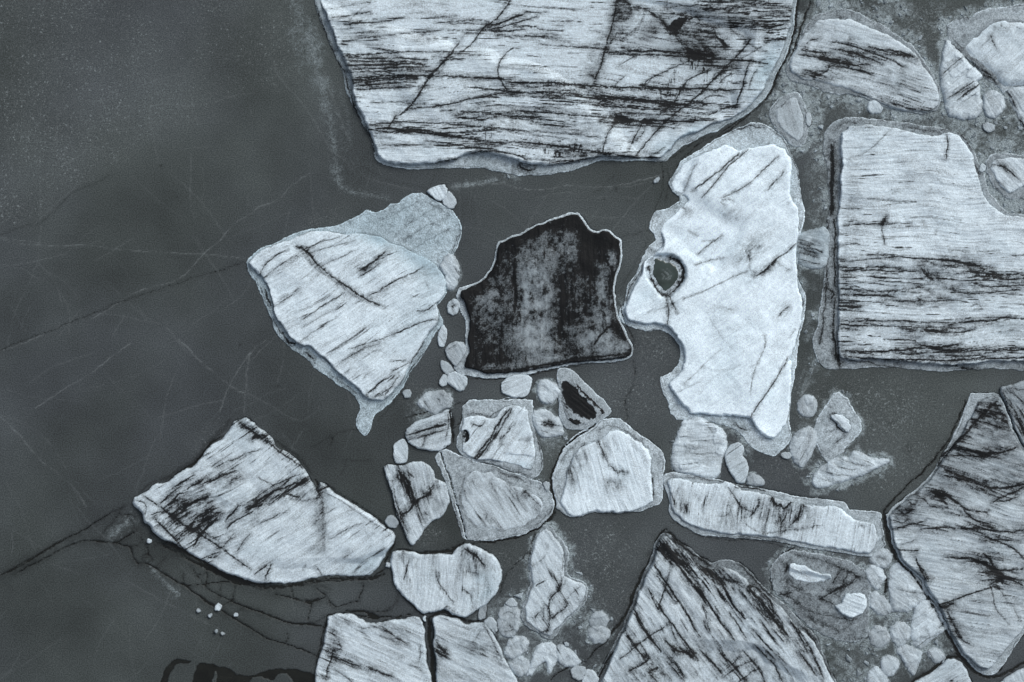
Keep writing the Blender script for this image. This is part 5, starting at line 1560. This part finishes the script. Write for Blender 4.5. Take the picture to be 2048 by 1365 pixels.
# ------------------------------------------------------------------ the frozen lake: one sheet to the horizon
inner_x = np.arange(-60, 2110, 2.0); inner_y = np.arange(-60, 1427, 2.0)
grow = np.cumsum(4.0 * 1.42 ** np.arange(26))
gx_ = np.concatenate([inner_x[0] - grow[::-1], inner_x, inner_x[-1] + grow])
gy_ = np.concatenate([inner_y[0] - grow[::-1], inner_y, inner_y[-1] + grow])
GX, GY = np.meshgrid(gx_, gy_)
FR = np.zeros(GX.shape); DK = np.zeros(GX.shape); HL = np.zeros(GX.shape); SK = np.zeros(GX.shape)
GXw, GYw = warp(GX, GY)

def gz(cx, cy, rx, ry, rot=0, pw=1.0):
    r = math.radians(rot)
    dx = GXw - cx; dy = GYw - cy
    u = (dx * math.cos(r) + dy * math.sin(r)) / rx; v = (-dx * math.sin(r) + dy * math.cos(r)) / ry
    return np.exp(-np.clip(u * u + v * v, 0, 30) ** pw)

# frosted slush between the floes
for z in ((1770,20,130,40,10,.30),(1960,240,110,60,20,.62),(1880,270,60,40,0,.40),(2020,420,60,30,0,.55),(1590,215,60,70,0,.42),(1700,215,50,26,0,.25),
          (1640,360,26,120,0,.20),(1640,640,26,90,0,.28),(1470,870,60,30,20,.42),(1640,1280,90,50,40,.40),(1770,1210,90,80,0,.50),(1840,1290,60,50,0,.42),
          (1700,1330,90,40,0,.34),(1000,1240,40,50,0,.35),(1080,1300,90,50,0,.30),(1180,1250,50,40,0,.25),(1180,1340,60,30,0,.25),(640,150,26,160,-14,.10),
          (590,60,22,90,-8,.10),(1500,230,60,40,-30,.18),(1630,40,20,50,0,.25),(1240,640,20,60,0,.14),(860,830,40,24,0,.25),(1870,30,60,40,0,.12),
          (1110,870,50,40,0,.14),(1040,960,60,24,15,.3),(1600,560,24,60,0,.2),(1960,330,40,60,0,.45)):
    FR = np.maximum(FR, z[5] * gz(*z[:5]) * (1 + 1.7 * fbm(GX / 24, GY / 24, 501, 5, .68)) * 1.75)
# bare dark ice patches inside the slush
for z in ((1650,1360,50,36,0,.6),(1680,1300,60,18,10,.5),(1745,1258,14,26,30,.7),(1700,1125,44,8,5,.5),(1920,1290,26,22,30,.6),(1735,10,40,18,0,.4),(1840,40,40,50,20,.5),
          (1866,130,10,40,-20,.6),(2010,262,50,22,0,.7),(1775,224,34,7,5,.6),(1885,232,10,10,0,.7),(1150,1280,30,20,0,.4),(1100,1350,50,18,0,.5),(1050,1295,14,18,0,.4),
          (1990,205,16,12,0,.3),(1760,1365,30,20,0,.4),(2044,1240,14,50,20,.7),(1690,890,30,24,-40,.6),(1460,880,34,16,30,.7),(1600,900,20,20,0,.3),(1620,720,12,90,5,.5),(1990,190,12,10,0,.5)):
    FR = FR * (1 - z[5] * gz(*z[:5]))
# the pale pressure line in the upper left
strokes(FR, gx_, gy_, GX, GY, """
9 .20 585,0 610,60 632,120 648,180 660,240 668,300 672,345
8 .26 672,345 680,375 700,385 740,390 775,398
12 .10 680,180 700,240 700,290
12 .1 600,20 640,90
9 .35 910,372 950,368 985,362 1030,352
12 .30 300,1130 330,1165 355,1190
14 .34 225,1070 250,1050 262,1035
8 .18 560,900 600,930
6 .4 1010,900 1020,905
12 .25 1640,300 1634,240 1650,225
14 .3 1610,850 1625,870 1640,880
10 .35 1628,720 1620,745 1608,775 1600,800
8 .3 1700,200 1740,212 1790,228 1830,236
""", seed=61, halo=.6, taper=False)
# snow speckle
for z in ((640,440,80,24,-20,.52),(420,880,70,40,-30,.48),(1310,680,60,70,0,.72),
          (1260,790,110,80,0,.62),(1740,820,220,100,0,.72),(1800,930,130,70,-30,.66),(1180,1110,140,100,0,.70),(1230,1200,80,70,0,.66),(1640,370,26,130,0,.6),(1010,1130,70,60,0,.5),
          (860,1070,40,40,0,.6),(930,1150,200,60,0,.2),(1700,215,60,30,0,.5),(1860,60,90,80,0,.72),(920,600,20,50,0,.6),(1560,940,70,40,0,.6),(700,400,90,30,0,.3),(1090,900,60,60,0,.6),
          (1600,780,40,80,0,.6),(640,300,40,120,0,.3),(980,780,70,20,0,.3),(840,790,60,40,0,.45),(1400,1100,80,24,15,.3)):
    SK = np.maximum(SK, z[5] * gz(*z[:5], pw=1.6))
q = P("-400,-400 560,-400 600,-60 625,60 640,130 600,180 520,205 430,245 400,262 330,285 262,325 230,350 205,378 150,400 110,432 60,458 0,478 -60,500 -400,560")
sq = poly_sdf(GX, GY, q) + 26 * fbm(GX / 40, GY / 40, 541, 5, .7)
SK = np.maximum(SK, sstep(-14, 40, sq) * np.clip(.50 + .22 * fbm(GX / 70, GY / 70, 542, 4) + .10 * sstep(500, 0, GX), 0, 1))
# effect of each floe on the sheet it is frozen into
rag = fbm(GX / 13, GY / 13, 531, 4)
for outp, gap, apron, afr in GROUND:
    if not gap and not apron:
        continue
    m = max(gap * 2 + 14, apron * 1.9 + 4)
    i0, i1 = np.searchsorted(gx_, [outp[:, 0].min() - m, outp[:, 0].max() + m])
    j0, j1 = np.searchsorted(gy_, [outp[:, 1].min() - m, outp[:, 1].max() + m])
    sl = (slice(j0, j1), slice(i0, i1))
    if i1 <= i0 or j1 <= j0: continue
    s = -poly_sdf(GXw[sl], GYw[sl], outp)
    if apron:
        FR[sl] = np.maximum(FR[sl], afr * 1.15 * sstep(apron * 1.7, apron * .2, s + rag[sl] * apron * 1.1))
    if gap:
        g = gap * .55 * (1 + 1.1 * rag[sl]) - 1.6 + 1.0
        d = sstep(g + 1.2, g - .6, s) * (s > -8)
        DK[sl] = np.maximum(DK[sl], d * np.clip(.75 + rag[sl], 0, 1))
# the slush is made of refrozen plates: angular cells, some frosted white and some bare
k0 = np.searchsorted(gx_, 930); k1 = np.searchsorted(gx_, 2300)
sl = (slice(0, len(gy_)), slice(k0, k1))
for cs, sd, wt in ((38.0, 700, 1.0), (15.0, 720, .6)):
    vx = GX[sl] + fbm(GX[sl] / 18, GY[sl] / 18, sd + 3, 3) * cs * .35; vy = GY[sl] + fbm(GX[sl] / 18, GY[sl] / 18, sd + 4, 3) * cs * .35
    f1 = np.full(vx.shape, 1e9); f2 = f1.copy(); val = np.zeros(vx.shape)
    for ox in (-1, 0, 1):
        for oy in (-1, 0, 1):
            cx_ = np.floor(vx / cs) + ox; cy_ = np.floor(vy / cs) + oy
            dd = np.hypot(vx / cs - cx_ - _hash(cx_, cy_, sd), vy / cs - cy_ - _hash(cx_, cy_, sd + 1))
            m_ = dd < f1
            f2 = np.where(m_, f1, np.minimum(f2, dd)); val = np.where(m_, _hash(cx_, cy_, sd + 2), val); f1 = np.minimum(f1, dd)
    edge = sstep(.16, .02, f2 - f1)
    FR[sl] = FR[sl] * (1 + wt * (.95 * (val - .48))) * (1 - .55 * wt * edge)
FR = np.clip(FR, 0, 1)
# open leads and cracks (dark water)
strokes(DK, gx_, gy_, GXw, GYw, """
5 1 1192,848 1176,860 1157,874 1140,886 1127,897 1116,914 1108,932 1104,944 1102,956 1103,975 1106,991 1110,1002 1113,1014 1106,1028 1096,1040 1080,1056 1062,1064 1050,1070 1025,1078 1000,1083 975,1085 955,1087
2.5 1 955,1087 940,1092 900,1095
3 .9 1080,1056 1072,1070 1064,1090 1060,1110
9 1 1768,1026 1772,1045 1776,1070 1780,1092 1788,1108 1800,1126
8 1 1800,1126 1815,1142 1830,1158 1846,1178 1856,1196 1866,1214
6 .95 1866,1214 1878,1234 1886,1256 1898,1276 1912,1294
7 1 1912,1306 1926,1322 1944,1340 1962,1352 1975,1358 2000,1352 2025,1338 2050,1322 2090,1300
6 1 1818,1368 1840,1352 1862,1342 1880,1328 1895,1314 1910,1312 1925,1320
5 .95 1932,800 1922,828 1908,860 1892,888 1878,908 1860,930 1840,950 1815,972 1790,995 1770,1018 1766,1030
4 .95 1100,1360 1118,1346 1139,1332 1152,1326 1168,1323
4 .95 1168,1323 1186,1308 1206,1289
8 1 1206,1289 1216,1278 1223,1267 1236,1252 1247,1240 1256,1220
10 1 1256,1222 1262,1199 1272,1175 1284,1151 1296,1132 1304,1112
8 1 1304,1112 1308,1094 1313,1078 1322,1066 1330,1059
3 .9 1330,1059 1345,1072 1370,1090 1400,1112 1420,1126
4 .8 1180,1380 1188,1360 1196,1342
9 1 858,1236 860,1252 859,1270 862,1290 864,1312 866,1335 868,1360 870,1400
7 1 858,1238 870,1230 886,1224 900,1232 916,1236 934,1242 955,1243 966,1240
4 .9 855,1238 848,1230 835,1218 822,1206 808,1196
3 .9 966,1240 972,1226 974,1212
2.6 .9 996,1192 1004,1170 1010,1148 1030,1130 1048,1112 1058,1104
2.6 .8 1005,1150 1012,1150
8 .95 770,1128 778,1112 784,1096 790,1088
7 .95 790,1100 830,1106 870,1108 905,1102 918,1090 930,1084
6 .9 770,1140 750,1148 740,1160
10 .85 540,1176 600,1168 660,1160 700,1158 740,1158 770,1148
9 .7 400,1128 440,1150 480,1166 520,1176 550,1178
12 .6 310,1084 350,1102 380,1118 410,1134 450,1154 490,1170
6 .9 330,1086 370,1104 410,1126 450,1148 490,1164 530,1172
16 .55 318,962 352,948 385,926 406,900 425,876 448,858 458,838
8 .5 276,986 296,970 320,960
5 .9 344,958 380,932 404,912 424,884 446,872
5 .5 460,850 475,838
9 .6 548,876 570,896 600,914 622,948
6 .9 630,960 638,976 644,966
4 .8 650,968 690,992 730,1018 770,1048
7 .7 760,1050 775,1060 790,1085
3.5 .95 650,1232 690,1226 715,1232 740,1238 770,1236 800,1234 830,1228
4 .9 690,1224 720,1222 745,1232
3 .9 650,1240 646,1270 640,1295 632,1330
6 1 1597,0 1592,40 1585,80 1572,115 1558,145 1545,175 1532,200
5 .9 1620,0 1612,30 1600,60 1590,90 1578,120
3 .9 1532,200 1510,222 1480,240 1450,258 1430,274
2.4 .9 1430,272 1405,282 1385,300 1365,318 1345,345
2.2 .8 1330,324 1360,306 1388,286 1412,274
3.5 .85 1496,230 1480,246 1455,262 1430,280 1410,298 1400,303
6 .9 1363,690 1366,712 1360,732 1348,748 1326,758
2.2 .9 1322,762 1330,785 1338,810
1.8 .9 1267,720 1270,740 1270,770 1258,788 1248,802 1253,820 1254,840 1246,848
2.5 .9 1246,606 1240,625 1250,648 1262,668 1272,690
3 .8 935,758 975,760 1020,756 1070,748 1110,742 1160,732
2.4 .9 1117,740 1115,770 1116,800 1120,830 1126,860 1124,885
2.4 .9 900,870 903,862 920,850 925,830
6 .85 906,830 906,850 905,870 904,888
2.2 .9 812,836 850,824 880,814 920,808 960,802
3 .9 1330,945 1350,940 1390,950 1440,960
2.4 .8 1488,968 1540,980 1600,992 1660,998 1690,1002
1.6 .9 600,640 600,640.5
2.4 .8 1340,1040 1370,1058 1410,1076 1440,1078
2 .8 1440,1078 1500,1080 1530,1086 1570,1096
4 .9 1545,1180 1540,1160 1548,1130 1566,1106 1590,1098
5 .6 1770,1150 1776,1180 1768,1210
9 .75 1768,1150 1772,1170 1768,1190
7 .6 1720,1290 1740,1268 1755,1250
1.5 .9 0,700 60,678 120,655 200,622 250,602 320,578 400,552 450,540 490,524
1.3 .8 0,470 40,455 82,448 100,430 118,412 135,390 165,376 200,362 216,352
1.6 .8 720,860 700,862 675,866 664,878 660,890
3 .7 662,868 664,880
1.4 .8 660,874 640,886 620,896
1.4 .7 690,920 725,922 745,920
1.4 .7 690,922 688,940 680,950
1.6 .8 1318,322 1326,340 1326,360 1330,378 1320,392 1314,410 1308,430
1.6 .8 1334,340 1340,360 1336,385 1330,405
1.4 .8 1240,475 1262,468 1296,462
1.4 .7 1240,585 1250,560 1270,530 1288,500 1294,480
1.2 .7 1190,388 1208,370 1228,352
1.2 .6 720,335 760,352 800,368 840,372 860,382
1.3 .7 860,372 868,358 872,350
1.3 .7 640,14 630,30 614,56
1.4 .8 756,845 800,790 815,770
""", seed=71, halo=.22, rag=.7, wob=.9)
# broken sheet cracks in the lower left
strokes(DK, gx_, gy_, GX, GY, """
6 .8 0,1152 20,1142 50,1126 80,1108 110,1090 140,1074
4 .75 30,1148 60,1132 90,1118 120,1100 160,1082 200,1082
3 .8 140,1074 170,1060 200,1040 230,1022 240,1018
3 .85 190,1083 215,1086 233,1087
3 .9 233,1087 250,1076 272,1062
3 .95 233,1087 248,1092 262,1094 264,1110 272,1124 276,1128
2.6 .95 272,1126 290,1127 305,1132 320,1143 340,1156 355,1166 372,1172 385,1184 400,1194 412,1204 424,1212
4 .9 404,1197 418,1206 430,1214 442,1222 452,1228
2.6 .9 452,1228 470,1238 484,1248 498,1256 512,1264
2.4 .95 512,1264 530,1276 550,1282 574,1289 600,1298 635,1313
2 .85 366,1174 385,1171 408,1170 430,1166 455,1163 470,1168
1.8 .85 382,1133 388,1144 395,1152 403,1162 410,1172
1.8 .8 365,1145 366,1160 368,1172
1.6 .8 314,1134 322,1124 330,1116
1.8 .85 395,1150 408,1148 415,1143 414,1160 412,1170
2 .85 410,1172 422,1182 436,1190 450,1197 464,1203
1.8 .85 441,1168 440,1185 438,1200
1.8 .85 470,1172 468,1185 464,1200
3.4 .95 464,1203 478,1210 492,1216
3.6 1 490,1215 510,1221 530,1228 550,1236 570,1243 590,1249 610,1248 628,1250 648,1254
2.4 .8 446,1212 456,1206 464,1203
2 .7 470,1228 482,1220 490,1215
2.6 .9 550,1190 565,1193 580,1196 600,1202 615,1205
5 .95 614,1204 626,1202 636,1198
1.8 .85 582,1172 584,1184 586,1196
1.8 .85 622,1207 620,1220 616,1235 618,1246
1.8 .85 570,1288 576,1278 572,1265
2.2 .85 617,1205 640,1200 655,1192 640,1184 632,1176
2.4 .9 724,1166 726,1178 720,1190 716,1202
2.2 .85 655,1192 660,1206 672,1216 685,1212 700,1206 718,1204
1.8 .8 655,1205 665,1216 676,1220
2.2 .8 615,1206 622,1206
1.8 .8 625,1248 640,1240 650,1236
1.8 .8 690,1222 705,1224 740,1224 770,1224 780,1220
1.6 .7 795,1188 795,1205 780,1216 768,1226
1.6 .7 660,1180 640,1170 625,1172
2 .6 320,1090 345,1104 370,1118 400,1130
1.6 .8 280,1070 286,1085 295,1096 298,1110 290,1118
1.6 .8 262,1094 276,1092 282,1080
1.6 .8 285,1128 284,1116 292,1108 300,1112 305,1120 296,1128
1.6 .7 300,1064 302,1078 310,1092
1.5 .7 255,1030 262,1040 268,1052 266,1062
1.6 .8 250,1010 240,1020 236,1032 225,1045 210,1060 200,1075
2.4 .7 236,1028 255,1030 270,1030
""", seed=81, halo=.45, rag=.5, wob=1.0, thin=1.2)
# open black water at the bottom, left of the middle
for q in ("346,1320 356,1316 372,1320 384,1324 376,1328 356,1326 346,1336 338,1350 334,1372 320,1372 326,1348 334,1332",
          "395,1326 410,1328 428,1332 446,1334 462,1342 474,1350 476,1348 498,1352 512,1350 530,1342 548,1338 575,1341 600,1342 628,1348 634,1372 590,1370 580,1356 566,1346 552,1350 550,1362 530,1356 520,1352 500,1358 498,1372 432,1372 436,1346 428,1342 422,1372 384,1372 388,1348",
          "760,1234 745,1226 732,1230 742,1240 756,1242"):
    q = chaikin(P(q), 1)
    s = poly_sdf(GXw, GYw, q)
    DK = np.maximum(DK, sstep(-1.5, 1.5, s + rag * 2))
# hairline white cracks
strokes(HL, gx_, gy_, GX, GY, """
1.1 .8 620,345 600,360 572,382 555,402 520,412 505,425 480,440 468,448 450,470 430,490 410,505 380,540 350,565 300,575 260,590 220,618 180,640
1.1 .7 0,478 40,490 100,492 180,490 220,498 240,500 330,506 400,508 450,512 490,518
.9 .5 78,330 80,400 82,450 80,500 70,540 55,575 30,620 15,690
.9 .5 70,520 95,545 110,560 120,590 124,610
1 .6 312,626 330,650 350,675 372,702
1 .5 500,560 498,575 480,595 455,615 440,625
1 .6 590,640 560,668 520,700 505,720
1.2 1 359,680 400,722 430,748 458,772 490,788
1.1 .9 534,680 512,695 496,710 476,742 458,772 447,800 440,825
1.1 .7 500,700 496,726 490,790 488,832
1.1 .9 260,688 220,716 190,742 153,764 110,790 69,817
1.1 .8 0,833 40,870 76,917 110,945 137,962 160,990 172,1016
1.2 .7 0,702 40,690 80,672 130,650
.9 .5 335,340 365,368 400,400 430,440 455,480 480,510
.8 .4 405,330 408,360 405,400
1.1 .8 870,378 910,374 940,373 975,368 1010,366
1.2 .9 1010,368 1040,378 1080,380 1110,376 1140,370 1180,376 1240,372 1290,358 1330,350 1350,338
1 .6 1070,398 1120,385 1160,388
.9 .5 1190,395 1240,392 1280,400
1 .6 700,320 720,345 740,360 780,370 820,378 845,384
.9 .7 520,80 545,120 560,160 600,200 640,260 660,300 690,320 715,350
.9 .6 640,120 660,180 690,260 710,310 730,350
.9 .5 580,10 600,60 620,110 640,170
.9 .6 735,330 720,350 700,372
.9 .6 742,330 738,352 732,375
.9 .6 755,332 762,350 770,362
.9 .5 730,326 700,342
.9 .5 768,334 785,350
1.1 .5 155,32 180,38 230,38 245,42
1 .5 110,180 114,220 112,270 115,290
1 .6 180,205 210,202 240,190 270,176 300,165 330,156 370,150
1 .6 300,215 305,260 310,300 318,325
1 .6 300,212 320,208 380,212 430,205 460,192 510,186
.9 .4 380,180 390,230 405,260
.9 .4 260,290 230,255 220,270
.9 .5 500,210 505,260
1 .5 640,815 600,850 540,810 500,790
.9 .5 560,860 590,900 610,940
.9 .5 690,900 700,870 712,850
.9 .4 500,720 490,760 500,800
1 .5 250,1160 300,1190 350,1215 400,1240 440,1260
.9 .4 120,1124 170,1120 220,1108
.9 .4 270,1135 240,1165 210,1200
.9 .5 450,1150 500,1176 540,1190
1.2 .5 1700,830 1760,850 1800,880 1820,910
.9 .4 1800,920 1801,860
1 .5 1800,900 1770,930 1710,975
1.6 .7 1627,735 1622,750 1616,765 1608,785 1600,802
1 .5 1600,935 1612,955 1622,972
.9 .4 1480,1065 1495,1080
1 .5 1330,352 1300,365 1270,372 1220,378
.9 .5 1160,470 1200,480 1230,500
.9 .4 925,455 970,460 1000,480
.9 .4 930,470 960,490 990,500
.9 .4 950,390 955,420 960,450
1 .4 10,960 40,1010 60,1080 90,1140
1 .4 0,830 60,850 120,905 160,1010
.9 .35 160,780 260,760 330,720
.9 .35 210,560 260,610 300,640
""", seed=91, halo=.05, rag=.4, wob=1.3, thin=1.15)
HL = HL * .75
HL = HL * np.clip(.75 + 1.1 * fbm(GX / 18, GY / 18, 601, 3), .15, 1) * (1 - np.clip(DK * 2, 0, 1))
rs = np.random.RandomState(5)
txt = []
for k in range(120):                         # the random healed cracks between the traced ones
    x, y = rs.uniform(0, 720), rs.uniform(200, 1340)
    if k > 104: x, y = rs.uniform(900, 1320), rs.uniform(360, 480)
    a = rs.uniform(0, math.pi); L = rs.uniform(40, 170); pts = []
    for t in range(4):
        pts.append("%.0f,%.0f" % (x, y)); a += rs.uniform(-.35, .35)
        x += math.cos(a) * L / 3; y += math.sin(a) * L / 3
    txt.append("1.0 %.2f %s" % (rs.uniform(.12, .42), " ".join(pts)))
strokes(HL, gx_, gy_, GX, GY, "\n".join(txt), seed=95, halo=.04, rag=.6)
# small thaw holes
for x, y, r in ((322,332,3),(354,395,2),(554,772,3),(480,690,3),(1817,898,9),(1300,1110,9),(1782,845,5),(1120,600,0),(1232,378,4),(1208,398,2),(1290,1130,0)):
    if r: DK = np.maximum(DK, .6 * np.exp(-((GX - x) ** 2 + (GY - y) ** 2) / (r * r)))
FR = FR * (1 - np.clip(DK * 1.3, 0, 1))
TN = 1.07 + .20 * fbm(GX / 130, GY / 170, 611, 4) + .05 * fbm(GX / 40, GY / 40, 612, 3)
for z in ((560,1215,150,40,14,.14),(480,1180,60,30,30,.10),(720,1200,60,24,0,.12),(420,1340,260,60,0,-.14),(720,930,80,60,20,-.18),(1100,420,200,60,0,.06),(1500,260,90,30,-35,.05),(430,1000,120,40,-30,-.1),(820,860,60,50,0,-.22),
          (480,180,80,100,0,-.05),(1640,370,26,130,0,.05),(700,1210,120,30,0,-.06),(880,1060,60,40,0,-.12),(520,620,200,200,0,-.05),(1940,770,80,20,0,.25),(640,250,50,150,-10,.2),(300,1050,420,300,0,-.17),(430,700,300,200,0,-.06)):
    TN = TN * (1 + z[5] * gz(*z[:5]))
# water near the cracks reads darker through the thin sheet
TN = TN * (1 - .80 * np.clip(DK, 0, 1))
GZ = .012 * fbm(GX / 14, GY / 14, 620, 3) + .06 * np.clip(FR, 0, 1) * (1 + fbm(GX / 7, GY / 7, 621, 3))
GZ = GZ - .42 * sstep(.5, .95, DK)
lake = grid_mesh("frozen_lake", GX, GY, GZ, np.ones(GX.shape, bool), (FR, HL, SK, TN * .5), M_LAKE)
lo = bpy.data.objects.new("frozen_lake", lake); link(lo); lo["kind"] = "structure"

me = bpy.data.meshes.new("lake_water")
R = 9000.0
me.from_pydata([(-R, -R, -.16), (R, -R, -.16), (R, R, -.16), (-R, R, -.16)], [], [(0, 1, 2, 3)])
me.materials.append(M_WATER)
wob_ = bpy.data.objects.new("lake_water", me); link(wob_); wob_["kind"] = "structure"

# ------------------------------------------------------------------ brash: uncountable crumbs of ice frozen into the slush
rs = np.random.RandomState(77)
fi = np.clip(FR, 0, 1)
vs, fs, cols = [], [], []
inner = [g[0] for g in GROUND]
cand = rs.rand(42000, 2) * np.array([2120, 1430]) - 30
ci = np.clip(np.searchsorted(gx_, cand[:, 0]), 0, len(gx_) - 1); cj = np.clip(np.searchsorted(gy_, cand[:, 1]), 0, len(gy_) - 1)
cand = cand[(fi[cj, ci] > .22) & (cand[:, 0] > 960) & (rs.rand(len(cand)) < fi[cj, ci] * 1.2)]
CXw, CYw = warp(cand[:, 0], cand[:, 1])
ok = np.ones(len(cand), bool); dmin = np.full(len(cand), 1e9)
for g in GROUND:
    sd = poly_sdf(CXw, CYw, g[0])
    ok &= sd < -3.0
    dmin = np.minimum(dmin, -sd)
cand = cand[ok]; dmin = dmin[ok]
occ = []
for (x, y), dm in zip(cand[:5200], dmin[:5200]):
    r = min(dm * .8, 1.6 + rs.gamma(1.4, 1.9), 12)
    if r > 3.5 and any((x - a) ** 2 + (y - b) ** 2 < (r + c) ** 2 * .8 for a, b, c in occ):
        r = rs.uniform(1.4, 2.6)
    if r > 3.5: occ.append((x, y, r))
    n = rs.randint(3, 6)
    an = np.sort((np.arange(n) + rs.rand(n) * .7) * 2 * math.pi / n) + rs.rand() * 6
    ra = r * rs.uniform(.6, 1.2, n); el = rs.uniform(.45, 1.0); ro = rs.rand() * 3.14
    b0 = len(vs); hz = .09 + min(.32, r * .028) * rs.uniform(.5, 1.2)
    def place(f, z):
        for q, s_ in zip(an, ra):
            u, v = math.cos(q) * s_ * f, math.sin(q) * s_ * el * f
            vs.append(((x + u * math.cos(ro) - v * math.sin(ro) - CX) * S, (CY - y - u * math.sin(ro) - v * math.cos(ro)) * S, z))
    place(1.0, -.08); place(.93, hz * .75); place(.55, hz * rs.uniform(.95, 1.25))
    tn = rs.uniform(.26, .54)
    cols += [tn] * (3 * n)
    for k in range(2):
        for i in range(n):
            a, b = b0 + k * n + i, b0 + k * n + (i + 1) % n
            fs.append((a, b, b + n, a + n)[::-1])
    fs.append(tuple(b0 + 2 * n + i for i in range(n))[::-1])
me = bpy.data.meshes.new("brash_ice")
me.from_pydata(vs, [], fs)
at = me.color_attributes.new("surf", 'FLOAT_COLOR', 'POINT')
cc = np.zeros((len(vs), 4), np.float32); cc[:, 0] = .05; cc[:, 1] = np.array(cols) * .62; cc[:, 2] = .15
at.data.foreach_set("color", cc.ravel())
me.materials.append(M_FOOT)
me.polygons.foreach_set("use_smooth", np.zeros(len(me.polygons), bool))
bo = bpy.data.objects.new("brash_ice", me); link(bo); bo["kind"] = "stuff"
bo["label"] = "crumbs and shards of ice frozen into the grey slush between the floes"
